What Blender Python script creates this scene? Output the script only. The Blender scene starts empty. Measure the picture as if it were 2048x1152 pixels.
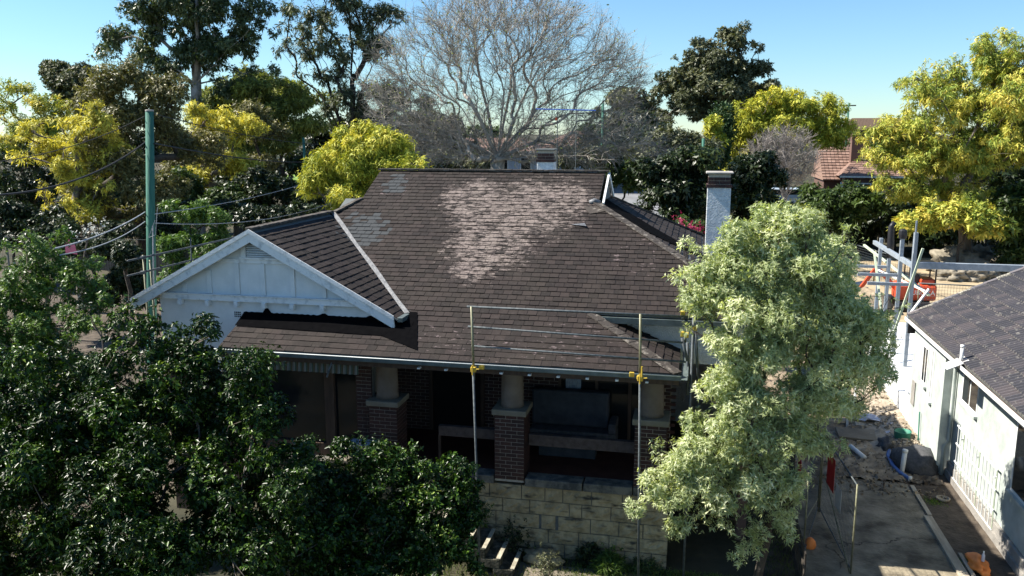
import bpy, math, random
import numpy as np
from mathutils import Vector, Matrix
PI = math.pi; R = math.radians
S = bpy.context.scene
COL = S.collection
rng = np.random.default_rng(7)
random.seed(7)

# ------------------------------------------------------------------ camera, sky, sun, exposure
FPX = 1680.0; CH = 8.65; PITCH = R(10.32); YAW = R(12.4)
cam = bpy.data.cameras.new('camera'); camo = bpy.data.objects.new('camera', cam); COL.objects.link(camo)
camo.location = (0, 0, CH); camo.rotation_euler = (R(90) - PITCH, 0, YAW)
cam.sensor_width = 36; cam.lens = FPX / 2048 * 36; cam.clip_end = 3000; cam.clip_start = .1
S.camera = camo
SUN_C = (-0.93, -0.035)                    # horizontal run of the direction to the sun per metre of height
sd = Vector((SUN_C[0], SUN_C[1], 1)).normalized()
W = bpy.data.worlds.new('World'); S.world = W; W.use_nodes = True
nt = W.node_tree; bg = nt.nodes['Background']
sky = nt.nodes.new('ShaderNodeTexSky'); sky.sky_type = 'NISHITA'; sky.sun_disc = False
sky.sun_elevation = math.asin(sd.z); sky.sun_rotation = math.atan2(sd.x, sd.y)
sky.altitude = 50; sky.air_density = 1.1; sky.dust_density = 0; sky.ozone_density = 4.5
tint = nt.nodes.new('ShaderNodeMix'); tint.data_type = 'RGBA'; tint.blend_type = 'MULTIPLY'; tint.inputs[0].default_value = 1; tint.inputs[7].default_value = (.80, 1.0, 1.12, 1)
nt.links.new(sky.outputs[0], tint.inputs[6]); nt.links.new(tint.outputs[2], bg.inputs[0]); bg.inputs[1].default_value = .06
sl = bpy.data.lights.new('sun', 'SUN'); sl.energy = 5.0; sl.angle = R(.53); sl.color = (1, .94, .84)
so = bpy.data.objects.new('sun', sl); COL.objects.link(so)
so.rotation_euler = sd.to_track_quat('Z', 'Y').to_euler(); so.location = (-40, 0, 40)
S.view_settings.view_transform = 'Standard'; S.view_settings.look = 'None'
S.view_settings.exposure = 1.32; S.view_settings.gamma = 1; S.view_settings.use_curve_mapping = False
S.cycles.max_bounces = 6; S.cycles.diffuse_bounces = 2; S.cycles.glossy_bounces = 2
S.cycles.transparent_max_bounces = 6; S.cycles.transmission_bounces = 3
try: S.cycles.use_denoising = True
except Exception: pass

# ------------------------------------------------------------------ surveying: turn a sighting in the photograph into a place
Fv = np.array([-math.sin(YAW) * math.cos(PITCH), math.cos(YAW) * math.cos(PITCH), -math.sin(PITCH)])
Rv = np.array([math.cos(YAW), math.sin(YAW), 0.]); Uv = np.cross(Rv, Fv); C0 = np.array([0, 0, CH])
def ray(x, y): return Fv * FPX + Rv * (x - 1024) + Uv * (576 - y)
def atY(x, y, Y): d = ray(x, y); return C0 + d * (Y / d[1])
def atX(x, y, X): d = ray(x, y); return C0 + d * (X / d[0])
def atZ(x, y, z): d = ray(x, y); return C0 + d * ((z - CH) / d[2])
def mpp(Y): return Y / FPX                  # metres per photo pixel at depth Y (about)

def sstep(a, b, x):
    t = np.clip((x - a) / (b - a), 0, 1); return t * t * (3 - 2 * t)
def hz(x, y):                              # lie of the land
    x = np.asarray(x, float); y = np.asarray(y, float)
    back = sstep(62, 120, y) * 3.4 + np.clip(y - 120, 0, 400) * .012
    left = sstep(-18, -60, x) * sstep(20, 60, y) * .8
    return back + left

# ------------------------------------------------------------------ mesh helpers
class MB:
    def __init__(s): s.v = []; s.f = []; s.n = 0; s.mi = []
    def add(s, vs, fs):
        s.v.extend([tuple(map(float, p)) for p in vs]); s.f.extend([tuple(i + s.n for i in f) for f in fs]); s.n += len(vs); return s
    def box(s, x0, x1, y0, y1, z0, z1):
        vs = [(x0, y0, z0), (x1, y0, z0), (x1, y1, z0), (x0, y1, z0), (x0, y0, z1), (x1, y0, z1), (x1, y1, z1), (x0, y1, z1)]
        return s.add(vs, BF)
    def hexa(s, vs): return s.add(vs, BF)
    def obox(s, O, U, V, Wn, u0, u1, v0, v1, w0, w1):
        O = np.array(O, float); U = np.array(U, float); V = np.array(V, float); Wn = np.array(Wn, float)
        vs = [O + U * a + V * b + Wn * c for c in (w0, w1) for a, b in ((u0, v0), (u1, v0), (u1, v1), (u0, v1))]
        return s.add(vs, BF)
    def beam(s, a, b, w, h=None):
        h = h or w; a = np.array(a, float); b = np.array(b, float); d = b - a; L = np.linalg.norm(d); d /= L
        up = np.array([0, 0, 1.]) if abs(d[2]) < .95 else np.array([0, 1., 0])
        sx = np.cross(d, up); sx /= np.linalg.norm(sx); sz = np.cross(sx, d)
        return s.obox(a, sx, d, sz, -w / 2, w / 2, 0, L, -h / 2, h / 2)
    def tube(s, pts, r, n=8, caps=True):
        pts = [np.array(p, float) for p in pts]; m = len(pts)
        rr = r if hasattr(r, '__len__') else [r] * m
        ref = np.array([0, 0, 1.])
        t0 = pts[-1] - pts[0]; t0 /= (np.linalg.norm(t0) + 1e-9)
        if abs(t0[2]) > .9: ref = np.array([1., 0, 0])
        vs = []
        for i, p in enumerate(pts):
            t = pts[min(i + 1, m - 1)] - pts[max(i - 1, 0)]; t /= (np.linalg.norm(t) + 1e-9)
            a = np.cross(t, ref); a /= (np.linalg.norm(a) + 1e-9); b = np.cross(t, a)
            for k in range(n):
                q = 2 * PI * k / n; vs.append(p + rr[i] * (a * math.cos(q) + b * math.sin(q)))
        fs = [(i * n + k, i * n + (k + 1) % n, (i + 1) * n + (k + 1) % n, (i + 1) * n + k) for i in range(m - 1) for k in range(n)]
        if caps: fs += [tuple(range(n))[::-1], tuple((m - 1) * n + k for k in range(n))]
        return s.add(vs, fs)
    def lathe(s, c, prof, n=20):             # prof: (radius, z)
        vs = [(c[0] + r * math.cos(2 * PI * k / n), c[1] + r * math.sin(2 * PI * k / n), c[2] + z) for r, z in prof for k in range(n)]
        m = len(prof)
        fs = [(i * n + k, i * n + (k + 1) % n, (i + 1) * n + (k + 1) % n, (i + 1) * n + k) for i in range(m - 1) for k in range(n)]
        fs += [tuple(range(n))[::-1], tuple((m - 1) * n + k for k in range(n))]
        return s.add(vs, fs)
    def mesh(s, name, bevel=0):
        me = bpy.data.meshes.new(name); me.from_pydata(s.v, [], s.f); me.update()
        if s.mi: me.polygons.foreach_set('material_index', s.mi)
        return me
    def build(s, name, m, parent=None, smooth=False, bevel=0, kind=None):
        me = s.mesh(name); me.materials.append(m)
        if smooth: me.polygons.foreach_set('use_smooth', [True] * len(me.polygons))
        return link(name, me, parent, bevel, kind)
BF = [(3, 2, 1, 0), (4, 5, 6, 7), (0, 1, 5, 4), (1, 2, 6, 5), (2, 3, 7, 6), (3, 0, 4, 7)]
def link(name, me, parent=None, bevel=0, kind=None):
    o = bpy.data.objects.new(name, me); COL.objects.link(o)
    if parent is not None:
        o.parent = parent
        off = Vector((0, 0, 0)); p = parent
        while p is not None: off += p.location; p = p.parent
        o.location = -off                      # parts are modelled in world metres
    if bevel:
        b = o.modifiers.new('bevel', 'BEVEL'); b.width = bevel; b.segments = 2; b.limit_method = 'ANGLE'
    if kind: o['kind'] = kind
    return o
def tag(o, label, cat, group=None, kind=None):
    o['label'] = label
    if cat: o['category'] = cat
    if group: o['group'] = group
    if kind: o['kind'] = kind
    return o
def thing(name, loc, label, cat, group=None):
    o = bpy.data.objects.new(name, None); COL.objects.link(o); o.location = loc; o.empty_display_size = .3
    return tag(o, label, cat, group)
def piece(name, me, parent, M):               # a shared-mesh piece placed by matrix (parent offsets removed)
    o = bpy.data.objects.new(name, me); COL.objects.link(o); o.parent = parent
    off = Vector((0, 0, 0)); p = parent
    while p is not None: off += p.location; p = p.parent
    o.matrix_local = Matrix.Translation(-off) @ M
    return o

# ------------------------------------------------------------------ materials
def nodes(name):
    m = bpy.data.materials.new(name); m.use_nodes = True; t = m.node_tree
    return m, t, t.nodes['Principled BSDF'], t.nodes.new, t.links.new
def rgb(c): return (c[0], c[1], c[2], 1)
def mat(name, c, c2=None, scale=6, rough=.8, bump=.0, bscale=30, spec=.3, metal=0, stretch=(1, 1, 1), amt=(.35, .65), detail=6, obj=False):
    m, t, P, N, L = nodes(name)
    P.inputs['Roughness'].default_value = rough; P.inputs['Specular IOR Level'].default_value = spec; P.inputs['Metallic'].default_value = metal
    geo = N('ShaderNodeNewGeometry'); mp = N('ShaderNodeMapping'); mp.inputs['Scale'].default_value = stretch
    L(geo.outputs['Position'], mp.inputs[0])
    n1 = N('ShaderNodeTexNoise'); n1.inputs['Scale'].default_value = scale; n1.inputs['Detail'].default_value = detail; n1.inputs['Roughness'].default_value = .62
    L(mp.outputs[0], n1.inputs[0])
    rp = N('ShaderNodeValToRGB'); rp.color_ramp.elements[0].position = amt[0]; rp.color_ramp.elements[1].position = amt[1]
    rp.color_ramp.elements[0].color = rgb(c); rp.color_ramp.elements[1].color = rgb(c2 or tuple(min(1, k * 1.25) for k in c))
    L(n1.outputs[0], rp.inputs[0]); L(rp.outputs[0], P.inputs['Base Color'])
    if bump:
        n2 = N('ShaderNodeTexNoise'); n2.inputs['Scale'].default_value = bscale; n2.inputs['Detail'].default_value = 8
        L(mp.outputs[0], n2.inputs[0]); b = N('ShaderNodeBump'); b.inputs['Strength'].default_value = bump; b.inputs['Distance'].default_value = .03
        L(n2.outputs[0], b.inputs['Height']); L(b.outputs[0], P.inputs['Normal'])
    return m
def leafmat(name, stops, rough=.5, spec=.4, trans=.25, tcol=None):
    """colour runs over stops [(pos, rgb)] by a per-leaf number; light also comes through the leaf"""
    m, t, P, N, L = nodes(name)
    at = N('ShaderNodeAttribute'); at.attribute_name = 'v'
    rp = N('ShaderNodeValToRGB'); e = rp.color_ramp.elements
    e[0].position, e[0].color = stops[0][0], rgb(stops[0][1]); e[1].position, e[1].color = stops[-1][0], rgb(stops[-1][1])
    for p, c in stops[1:-1]: k = e.new(p); k.color = rgb(c)
    L(at.outputs['Fac'], rp.inputs[0]); L(rp.outputs[0], P.inputs['Base Color'])
    P.inputs['Roughness'].default_value = rough; P.inputs['Specular IOR Level'].default_value = spec
    tr = N('ShaderNodeBsdfTranslucent'); mx = N('ShaderNodeMixShader'); mx.inputs[0].default_value = trans
    mc = N('ShaderNodeMix'); mc.data_type = 'RGBA'; mc.blend_type = 'MULTIPLY'; mc.inputs[0].default_value = 1
    L(rp.outputs[0], mc.inputs[6]); mc.inputs[7].default_value = rgb(tcol or (1.5, 1.6, .6)); L(mc.outputs[2], tr.inputs[0])
    L(P.outputs[0], mx.inputs[1]); L(tr.outputs[0], mx.inputs[2]); L(mx.outputs[0], t.nodes['Material Output'].inputs[0])
    return m

# ------------------------------------------------------------------ plants
def unit(a): return a / (np.linalg.norm(a, axis=-1, keepdims=True) + 1e-9)
def rsph(n, g=rng): return unit(g.normal(size=(n, 3)))
def leaf_mesh(name, P, D, Nn, L, Wd, v, fold=.25, droop=0., simple=False):
    """rhombic leaves: base P, direction D, face normal Nn, length L, width Wd, per-leaf number v"""
    n = len(P); D = unit(D); side = unit(np.cross(D, Nn)); up = np.cross(side, D)
    L = L[:, None]; Wd = Wd[:, None]
    mid = P + D * L * .45
    tip = P + D * L - np.array([0, 0, 1.]) * L * droop
    a = mid + side * Wd * .5 + up * Wd * fold; b = mid - side * Wd * .5 + up * Wd * fold
    if simple:                                 # far or slender leaves: one triangle each
        b2 = P + D * L * .25 - side * Wd * .62; a2 = P + side * Wd * .38 + up * Wd * fold
        V = np.stack([a2, tip, b2], 1).reshape(-1, 3); T = np.arange(3 * n); nv, nt_ = 3, 1
    else:
        V = np.stack([P, a, tip, b], 1).reshape(-1, 3); i = np.arange(n)[:, None] * 4
        T = np.concatenate([i + [0, 1, 2], i + [0, 2, 3]], 1).reshape(-1); nv, nt_ = 4, 2
    me = bpy.data.meshes.new(name); me.vertices.add(nv * n); me.vertices.foreach_set('co', V.astype(np.float32).reshape(-1))
    me.loops.add(3 * nt_ * n); me.loops.foreach_set('vertex_index', T.astype(np.int32))
    me.polygons.add(nt_ * n); me.polygons.foreach_set('loop_start', np.arange(0, 3 * nt_ * n, 3, dtype=np.int32)); me.polygons.foreach_set('loop_total', np.full(nt_ * n, 3, np.int32))
    me.update(calc_edges=True)
    at = me.attributes.new('v', 'FLOAT', 'FACE'); at.data.foreach_set('value', np.repeat(v, nt_).astype(np.float32))
    return me
def subblobs(blobs, m, rs, g, low=-.5):
    """clumps set over the surface of the big lobes, uneven in size"""
    C = []; Q = []
    tot = sum((b[1][0] * b[1][2]) for b in blobs)
    for c, r in blobs:
        k = max(3, int(m * r[0] * r[2] / tot)); d = rsph(k * 2, g); d = d[d[:, 2] > low][:k]
        f = g.uniform(.3, 1.0, (len(d), 1)) ** .6 * g.uniform(.74, 1.3, (len(d), 1))
        C.append(np.array(c) + d * np.array(r) * f); Q.append((rs[0] * .6 + (rs[1] * 1.15 - rs[0] * .6) * g.random(len(d)) ** 1.6) * (sum(r) / 3))
    return np.concatenate(C), np.concatenate(Q)
def shoots(C, Q, n, g, flat=.7, up=.35, inner=.55):
    w = Q ** 2; idx = g.choice(len(C), n, p=w / w.sum()); d = rsph(n, g)
    f = g.uniform(inner, 1, (n, 1)); f = np.where(g.random((n, 1)) < .16, f * g.uniform(1.15, 1.75, (n, 1)), f); off = d * Q[idx][:, None] * f * np.array([1, 1, flat])
    P = C[idx] + off; D = unit(d + np.array([0, 0, up]) + g.normal(size=(n, 3)) * .35)
    return P, D, idx
def foliage(name, m, parent, P, D, idx, k, sl, ll, lw, g, spread=.9, droop=.15, vc=.5, fold=.22, hgrad=None, simple=False):
    n = len(P); nC = idx.max() + 1; cv = g.random(nC)
    D = np.repeat(D, k, 0); P0 = np.repeat(P, k, 0); N = n * k
    a = unit(np.cross(D, rsph(N, g))); ld = unit(D * (1 - spread * .5) + a * spread + g.normal(size=(N, 3)) * .15)
    pos = P0 + D * (g.random((N, 1)) * sl)
    nn = unit(D + g.normal(size=(N, 3)) * .45 + np.array([0, 0, .4]))
    v = np.clip(vc * cv[np.repeat(idx, k)] + (1 - vc) * g.random(N), 0, 1)
    if hgrad is not None: v = np.clip(v * .7 + .3 * hgrad(pos), 0, 1)
    s = g.uniform(.55, 1.35, N) * np.repeat(g.uniform(.75, 1.2, nC)[idx], k)
    me = leaf_mesh(name, pos, ld, nn, ll * s, lw * s, v, fold, droop, simple); me.materials.append(m)
    return link(name, me, parent)
def grow(root, targets, g, twist=.12, up=.25, mains=None, turn=.6):
    """limbs: every target joins nearby wood that lies nearer the root and already heads its way"""
    A = [np.array(p, float) for p in root]; par = [-1] + list(range(len(root) - 1)); nr_ = len(root); base = A[-1]
    for e in (mains or []):                      # long main limbs first, rising then spreading
        e = np.array(e, float); L = np.linalg.norm(e - base); prev = nr_ - 1; n = 9; off = g.normal(size=3) * L * .03
        for s in range(1, n + 1):
            q = s / n; p = base * (1 - q) + e * q + np.array([0, 0, 1]) * math.sin(PI * q) * L * .05 + off * math.sin(PI * q) + g.normal(size=3) * L * .005
            A.append(p); par.append(prev); prev = len(A) - 1
    A = np.array(A); par = list(par)
    Dn = np.array([unit((A[i] - A[par[i]])[None])[0] if par[i] >= 0 else np.array([0, 0, 1.]) for i in range(len(A))])
    for t in sorted([np.array(t, float) for t in targets], key=lambda t: np.linalg.norm(t - base)):
        dr = np.linalg.norm(A - base, axis=1); dt = np.linalg.norm(t - base); v = t - A; d = np.linalg.norm(v, axis=1) + 1e-6
        cs = (v * Dn).sum(1) / d
        cost = d * (1 + turn * (1 - cs)) + np.where(dr > dt * .95, 2, 0)
        cost[:nr_ - 1] += 3.
        i = int(np.argmin(cost)); a = A[i]; seg = min(5, max(2, int(d[i] / max(.4, dt * .06)))); prev = i; new = []; dirs = []
        c = a + Dn[i] * d[i] * .35
        for s in range(1, seg + 1):
            q = s / seg; p = a * (1 - q) ** 2 + c * 2 * q * (1 - q) + t * q * q + g.normal(size=3) * twist * d[i] * math.sin(PI * q) * .3
            new.append(p); par.append(prev); prev = len(A) + len(new) - 1
        ch = [a] + new; dirs = [unit((ch[k + 1] - ch[k])[None])[0] for k in range(len(new))]
        A = np.concatenate([A, np.array(new)]); Dn = np.concatenate([Dn, np.array(dirs)])
    return A, np.array(par)
def make_limbs(name, m, parent, A, par, r0, rt, n=6, ex=2.2):
    N = len(A); w = np.zeros(N); ch = [[] for _ in range(N)]
    for i in range(N):
        if par[i] >= 0: ch[par[i]].append(i)
    for i in range(N - 1, -1, -1):
        if not ch[i]: w[i] = 1
        if par[i] >= 0: w[par[i]] += w[i]
    r = rt * w ** (1 / ex)
    k = math.log(max(r0, rt * 1.01) / rt) / math.log(max(w[0], 2)); r = rt * w ** k
    mb = MB(); chain = [0]
    while ch[chain[-1]]: chain.append(max(ch[chain[-1]], key=lambda q: w[q]))
    mb.tube([A[q] for q in chain], [r[q] for q in chain], 8, caps=False)
    todo = [(chain[i], chain[i + 1]) for i in range(0, len(chain) - 1) if len(ch[chain[i]]) > 1]
    while todo:
        s, main = todo.pop()
        for c in ch[s]:
            if c == main: continue
            cn = [s, c]
            while ch[cn[-1]]: cn.append(max(ch[cn[-1]], key=lambda q: w[q]))
            rr = [r[c]] + [r[q] for q in cn[1:]]
            mb.tube([A[q] for q in cn], rr, n if rr[0] > .05 else 3, caps=False)
            todo += [(cn[i], cn[i + 1]) for i in range(1, len(cn) - 1) if len(ch[cn[i]]) > 1]
    return mb.build(name, m, parent, smooth=True)
def pblobs(lst, Y, dep=.9):
    """lobes sighted in the photograph: (px, py, rx, ry[, dY]) at depth Y"""
    out = []
    for b in lst:
        px, py, rx, ry = b[:4]; yy = Y + (b[4] if len(b) > 4 else 0)
        c = atY(px, py, yy); k = yy / FPX
        out.append((c, np.array([rx * k, (rx + ry) * .5 * k * dep, ry * k])))
    return out
def tree(name, label, cat, base, lst, Y, leaf, bark, seed, m=60, rs=(.28, .5), n=3000, k=8, sl=.2, ll=.16, lw=.07, r0=.25, rt=.02,
         group=None, spread=.9, droop=.15, flat=.7, up=.35, vc=.5, trunk_top=None, low=-.5, inner=.55, dep=.9, part='foliage', fork=.4, extra=0, hgrad=None, mains=None):
    g = np.random.default_rng(seed); bl = pblobs(lst, Y, dep)
    bx, by = base; bz = float(hz(bx, by)) - .1
    t = thing(name, (bx, by, bz), label, cat, group)
    C, Q = subblobs(bl, m, rs, g, low)
    top = np.mean([b[0] for b in bl], 0); tt = np.array(trunk_top) if trunk_top is not None else np.array([bx * (1 - fork) + top[0] * fork, by * (1 - fork) + top[1] * fork, bz + (top[2] - bz) * .45])
    root = [np.array([bx, by, bz]) * (1 - q) + tt * q + np.array([g.normal() * .05 * (q * (1 - q)) * 4, 0, 0]) for q in (0, .35, .7, 1)]
    P, D, idx = shoots(C, Q, n, g, flat, up, inner)
    tg = list(C)
    if extra: tg += list(P[g.choice(len(P), min(extra, len(P)), replace=False)])
    A, par = grow(root, tg, g, mains=[atY(a, b, Y + (c[0] if c else 0)) for a, b, *c in mains] if mains else None)
    make_limbs('trunk', bark, t, A, par, r0, rt)
    if Y > 34: P, D, idx = P[:int(n * .85)], D[:int(n * .85)], idx[:int(n * .85)]; ll *= 1.05; lw *= 1.10      # far crowns: fewer, slightly larger leaves
    foliage(part, leaf, t, P, D, idx, k, sl, ll, lw, g, spread, droop, vc, hgrad=hgrad, simple=(Y > 14 or name == 'variegated_pittosporum'))
    return t

# ------------------------------------------------------------------ surface materials
def shingle_mat():
    m, t, P, N, L = nodes('asphalt_shingle')
    P.inputs['Roughness'].default_value = .85; P.inputs['Specular IOR Level'].default_value = .25
    geo = N('ShaderNodeNewGeometry'); oi = N('ShaderNodeObjectInfo')
    def M(op, a, b=None, c=None):
        n = N('ShaderNodeMath'); n.operation = op
        for i, x in enumerate((a, b, c)):
            if x is None: continue
            if isinstance(x, (int, float)): n.inputs[i].default_value = x
            else: L(x, n.inputs[i])
        return n.outputs[0]
    def noise(sc, st=(1, 1, 1), det=6, rough=.6):
        mp = N('ShaderNodeMapping'); mp.inputs['Scale'].default_value = st; L(geo.outputs['Position'], mp.inputs[0])
        n = N('ShaderNodeTexNoise'); n.inputs['Scale'].default_value = sc; n.inputs['Detail'].default_value = det; n.inputs['Roughness'].default_value = rough
        L(mp.outputs[0], n.inputs[0]); return n.outputs[0]
    def ell(cx, cy, rx, ry):
        mp = N('ShaderNodeMapping'); mp.inputs['Location'].default_value = (-cx / rx, -cy / ry, 0); mp.inputs['Scale'].default_value = (1 / rx, 1 / ry, 0)
        L(geo.outputs['Position'], mp.inputs[0]); v = N('ShaderNodeVectorMath'); v.operation = 'LENGTH'; L(mp.outputs[0], v.inputs[0])
        return M('SUBTRACT', 1, v.outputs['Value'])
    isl = M('FRACT', M('ADD', geo.outputs['Random Per Island'], oi.outputs['Random']))
    def ramp(x, a, b, c0=(0, 0, 0), c1=(1, 1, 1)):
        r = N('ShaderNodeValToRGB'); r.color_ramp.elements[0].position = a; r.color_ramp.elements[1].position = b
        r.color_ramp.elements[0].color = rgb(c0); r.color_ramp.elements[1].color = rgb(c1); L(x, r.inputs[0]); return r.outputs[0]
    def mixc(f, a, b):
        n = N('ShaderNodeMix'); n.data_type = 'RGBA'
        (L(f, n.inputs[0]) if not isinstance(f, float) else setattr(n.inputs[0], 'default_value', f))
        for i, x in ((6, a), (7, b)):
            L(x, n.inputs[i]) if not isinstance(x, tuple) else setattr(n.inputs[i], 'default_value', rgb(x))
        return n.outputs[2]
    base = mixc(isl, (.011, .0082, .0076), (.029, .021, .019))
    base = mixc(M('MULTIPLY', ramp(noise(1.3), .4, .7), .55), base, (.030, .0245, .019))
    base = mixc(M('MULTIPLY', ramp(noise(14), .52, .75), .45), base, (.050, .041, .037))
    # bleached, flaking field in the middle of the front slope
    es = [ell(-4.0, 20.7, 1.35, 1.5), ell(-4.75, 19.3, 1.15, 1.4), ell(-5.7, 21.1, 1.0, 1.0), ell(-4.95, 18.3, .6, .65), ell(-3.2, 21.1, .7, .9), ell(-5.0, 20.4, 1.2, 1.1)]
    e = es[0]
    for x in es[1:]: e = M('MAXIMUM', e, x)
    e = M('MINIMUM', e, .42)
    n1 = noise(3.2, (1, 1.6, 1), 9, .68); n2 = noise(11, (.55, 2.4, 2.4), 7, .72)
    q = M('ADD', e, M('ADD', M('MULTIPLY', M('SUBTRACT', n1, .5), 1.7), M('MULTIPLY', M('SUBTRACT', n2, .5), 3.6)))
    q = M('ADD', q, M('MULTIPLY', M('SUBTRACT', isl, .5), .2))
    bleach = ramp(q, .33, .43)
    pale = mixc(noise(2.2), (.185, .147, .138), (.20, .17, .142))
    pale = mixc(M('MULTIPLY', ramp(noise(18), .42, .60), .6), pale, (.10, .078, .074))
    base = mixc(bleach, base, pale)
    # thin flakes lower down and to the right
    es = [ell(-5.0, 16.05, 1.2, .5), ell(-2.2, 16.0, 1.1, .8), ell(-1.2, 19.0, .8, 1.0), ell(-7.9, 21.7, .7, .9), ell(-3.3, 15.7, 2.0, .4)]
    e2 = es[0]
    for x in es[1:]: e2 = M('MAXIMUM', e2, x)
    e2 = M('MINIMUM', M('MAXIMUM', e2, -.6), .3)
    n3 = noise(5, (1, 2.4, 2.4), 9, .7)
    fl = ramp(M('ADD', M('MULTIPLY', e2, .22), n3), .66, .70)
    base = mixc(M('MULTIPLY', fl, .85), base, (.15, .115, .115))
    # new slate-grey tiles by the valley
    es = [ell(-8.15, 19.6, .62, .75), ell(-8.0, 21.7, .32, .55)]
    g = M('MAXIMUM', *es); g = ramp(M('ADD', g, M('MULTIPLY', M('SUBTRACT', isl, .5), .9)), .12, .16)
    base = mixc(M('MULTIPLY', g, .85), base, (.042, .048, .052))
    L(base, P.inputs['Base Color'])
    b = N('ShaderNodeBump'); b.inputs['Strength'].default_value = .5; b.inputs['Distance'].default_value = .012
    L(noise(70, det=4), b.inputs['Height']); L(b.outputs[0], P.inputs['Normal'])
    return m
def tile_mat():
    m, t, P, N, L = nodes('concrete_roof_tile')
    geo = N('ShaderNodeNewGeometry'); oi = N('ShaderNodeObjectInfo')
    a = N('ShaderNodeMath'); a.operation = 'ADD'; L(geo.outputs['Random Per Island'], a.inputs[0]); L(oi.outputs['Random'], a.inputs[1])
    f = N('ShaderNodeMath'); f.operation = 'FRACT'; L(a.outputs[0], f.inputs[0])
    r = N('ShaderNodeValToRGB'); e = r.color_ramp.elements
    e[0].color = rgb((.070, .068, .076)); e[1].color = rgb((.128, .11, .112)); k = e.new(.55); k.color = rgb((.092, .086, .094))
    L(f.outputs[0], r.inputs[0])
    n = N('ShaderNodeTexNoise'); n.inputs['Scale'].default_value = 9; n.inputs['Detail'].default_value = 9; L(geo.outputs['Position'], n.inputs[0])
    rr = N('ShaderNodeValToRGB'); rr.color_ramp.elements[0].position = .6; rr.color_ramp.elements[1].position = .7; L(n.outputs[0], rr.inputs[0])
    mx = N('ShaderNodeMix'); mx.data_type = 'RGBA'; L(rr.outputs[0], mx.inputs[0]); L(r.outputs[0], mx.inputs[6]); mx.inputs[7].default_value = rgb((.27, .25, .22))
    L(mx.outputs[2], P.inputs['Base Color']); P.inputs['Roughness'].default_value = .6; P.inputs['Specular IOR Level'].default_value = .5
    b = N('ShaderNodeBump'); b.inputs['Strength'].default_value = .4; b.inputs['Distance'].default_value = .01; n2 = N('ShaderNodeTexNoise'); n2.inputs['Scale'].default_value = 60
    L(geo.outputs['Position'], n2.inputs[0]); L(n2.outputs[0], b.inputs['Height']); L(b.outputs[0], P.inputs['Normal'])
    return m
def brick_mat(name, a, b_):
    m, t, P, N, L = nodes(name)
    geo = N('ShaderNodeNewGeometry'); oi = N('ShaderNodeObjectInfo')
    a1 = N('ShaderNodeMath'); a1.operation = 'ADD'; L(geo.outputs['Random Per Island'], a1.inputs[0]); L(oi.outputs['Random'], a1.inputs[1])
    f = N('ShaderNodeMath'); f.operation = 'FRACT'; L(a1.outputs[0], f.inputs[0])
    mx = N('ShaderNodeMix'); mx.data_type = 'RGBA'; L(f.outputs[0], mx.inputs[0]); mx.inputs[6].default_value = rgb(a); mx.inputs[7].default_value = rgb(b_)
    n = N('ShaderNodeTexNoise'); n.inputs['Scale'].default_value = 25; n.inputs['Detail'].default_value = 6; L(geo.outputs['Position'], n.inputs[0])
    m2 = N('ShaderNodeMix'); m2.data_type = 'RGBA'; m2.blend_type = 'MULTIPLY'; m2.inputs[0].default_value = .5; L(mx.outputs[2], m2.inputs[6]); L(n.outputs[0], m2.inputs[7])
    L(m2.outputs[2], P.inputs['Base Color']); P.inputs['Roughness'].default_value = .75
    b = N('ShaderNodeBump'); b.inputs['Strength'].default_value = .4; b.inputs['Distance'].default_value = .01; L(n.outputs[0], b.inputs['Height']); L(b.outputs[0], P.inputs['Normal'])
    return m
M_sh = shingle_mat(); M_tile = tile_mat()
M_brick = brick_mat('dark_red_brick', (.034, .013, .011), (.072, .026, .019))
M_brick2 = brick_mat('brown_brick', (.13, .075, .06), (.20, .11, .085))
M_terra = brick_mat('terracotta_tile', (.20, .115, .085), (.34, .215, .165))
M_mortar = mat('mortar', (.30, .27, .22), (.40, .36, .30), 20)
M_joint = mat('grey_joint', (.085, .09, .09), (.14, .145, .14), 5)
M_sand = mat('sandstone', (.30, .24, .155), (.44, .37, .25), 5, .9, bump=.9, bscale=14)
def sandstone2():
    m = mat('sandstone_face', (.20, .16, .095), (.37, .305, .19), 3.5, .9, bump=1., bscale=11)
    t = m.node_tree; N, L = t.nodes.new, t.links.new; P = t.nodes['Principled BSDF']
    src = P.inputs['Base Color'].links[0].from_socket
    geo = N('ShaderNodeNewGeometry'); mp = N('ShaderNodeMapping'); mp.inputs['Scale'].default_value = (1.6, 1, 5.5); L(geo.outputs['Position'], mp.inputs[0])
    n = N('ShaderNodeTexNoise'); n.inputs['Scale'].default_value = 1.5; n.inputs['Detail'].default_value = 9; L(mp.outputs[0], n.inputs[0])
    r = N('ShaderNodeValToRGB'); r.color_ramp.elements[0].position = .56; r.color_ramp.elements[1].position = .68; L(n.outputs[0], r.inputs[0])
    x = N('ShaderNodeMix'); x.data_type = 'RGBA'; L(r.outputs[0], x.inputs[0]); L(src, x.inputs[6]); x.inputs[7].default_value = rgb((.045, .042, .035)); L(x.outputs[2], P.inputs['Base Color'])
    return m
M_sandf = sandstone2()
M_cop = mat('weathered_coping', (.05, .053, .052), (.16, .15, .125), 4, .9, bump=.8, bscale=10, amt=(.4, .62))
M_white = mat('white_paint', (.60, .62, .61), (.70, .71, .70), 3, .6, bump=.08, bscale=60)
M_whitew = mat('worn_white_paint', (.46, .48, .48), (.71, .72, .71), 7, .65, bump=.2, bscale=30, stretch=(1, 1, 1), amt=(.3, .5))
M_rough = mat('white_roughcast', (.66, .68, .68), (.78, .79, .78), 8, .85, bump=1., bscale=42)
M_chim = mat('chimney_roughcast', (.45, .48, .50), (.66, .69, .70), 8, .75, bump=1., bscale=24)
M_trim = mat('dark_joint', (.10, .11, .11), rough=.9)
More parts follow.
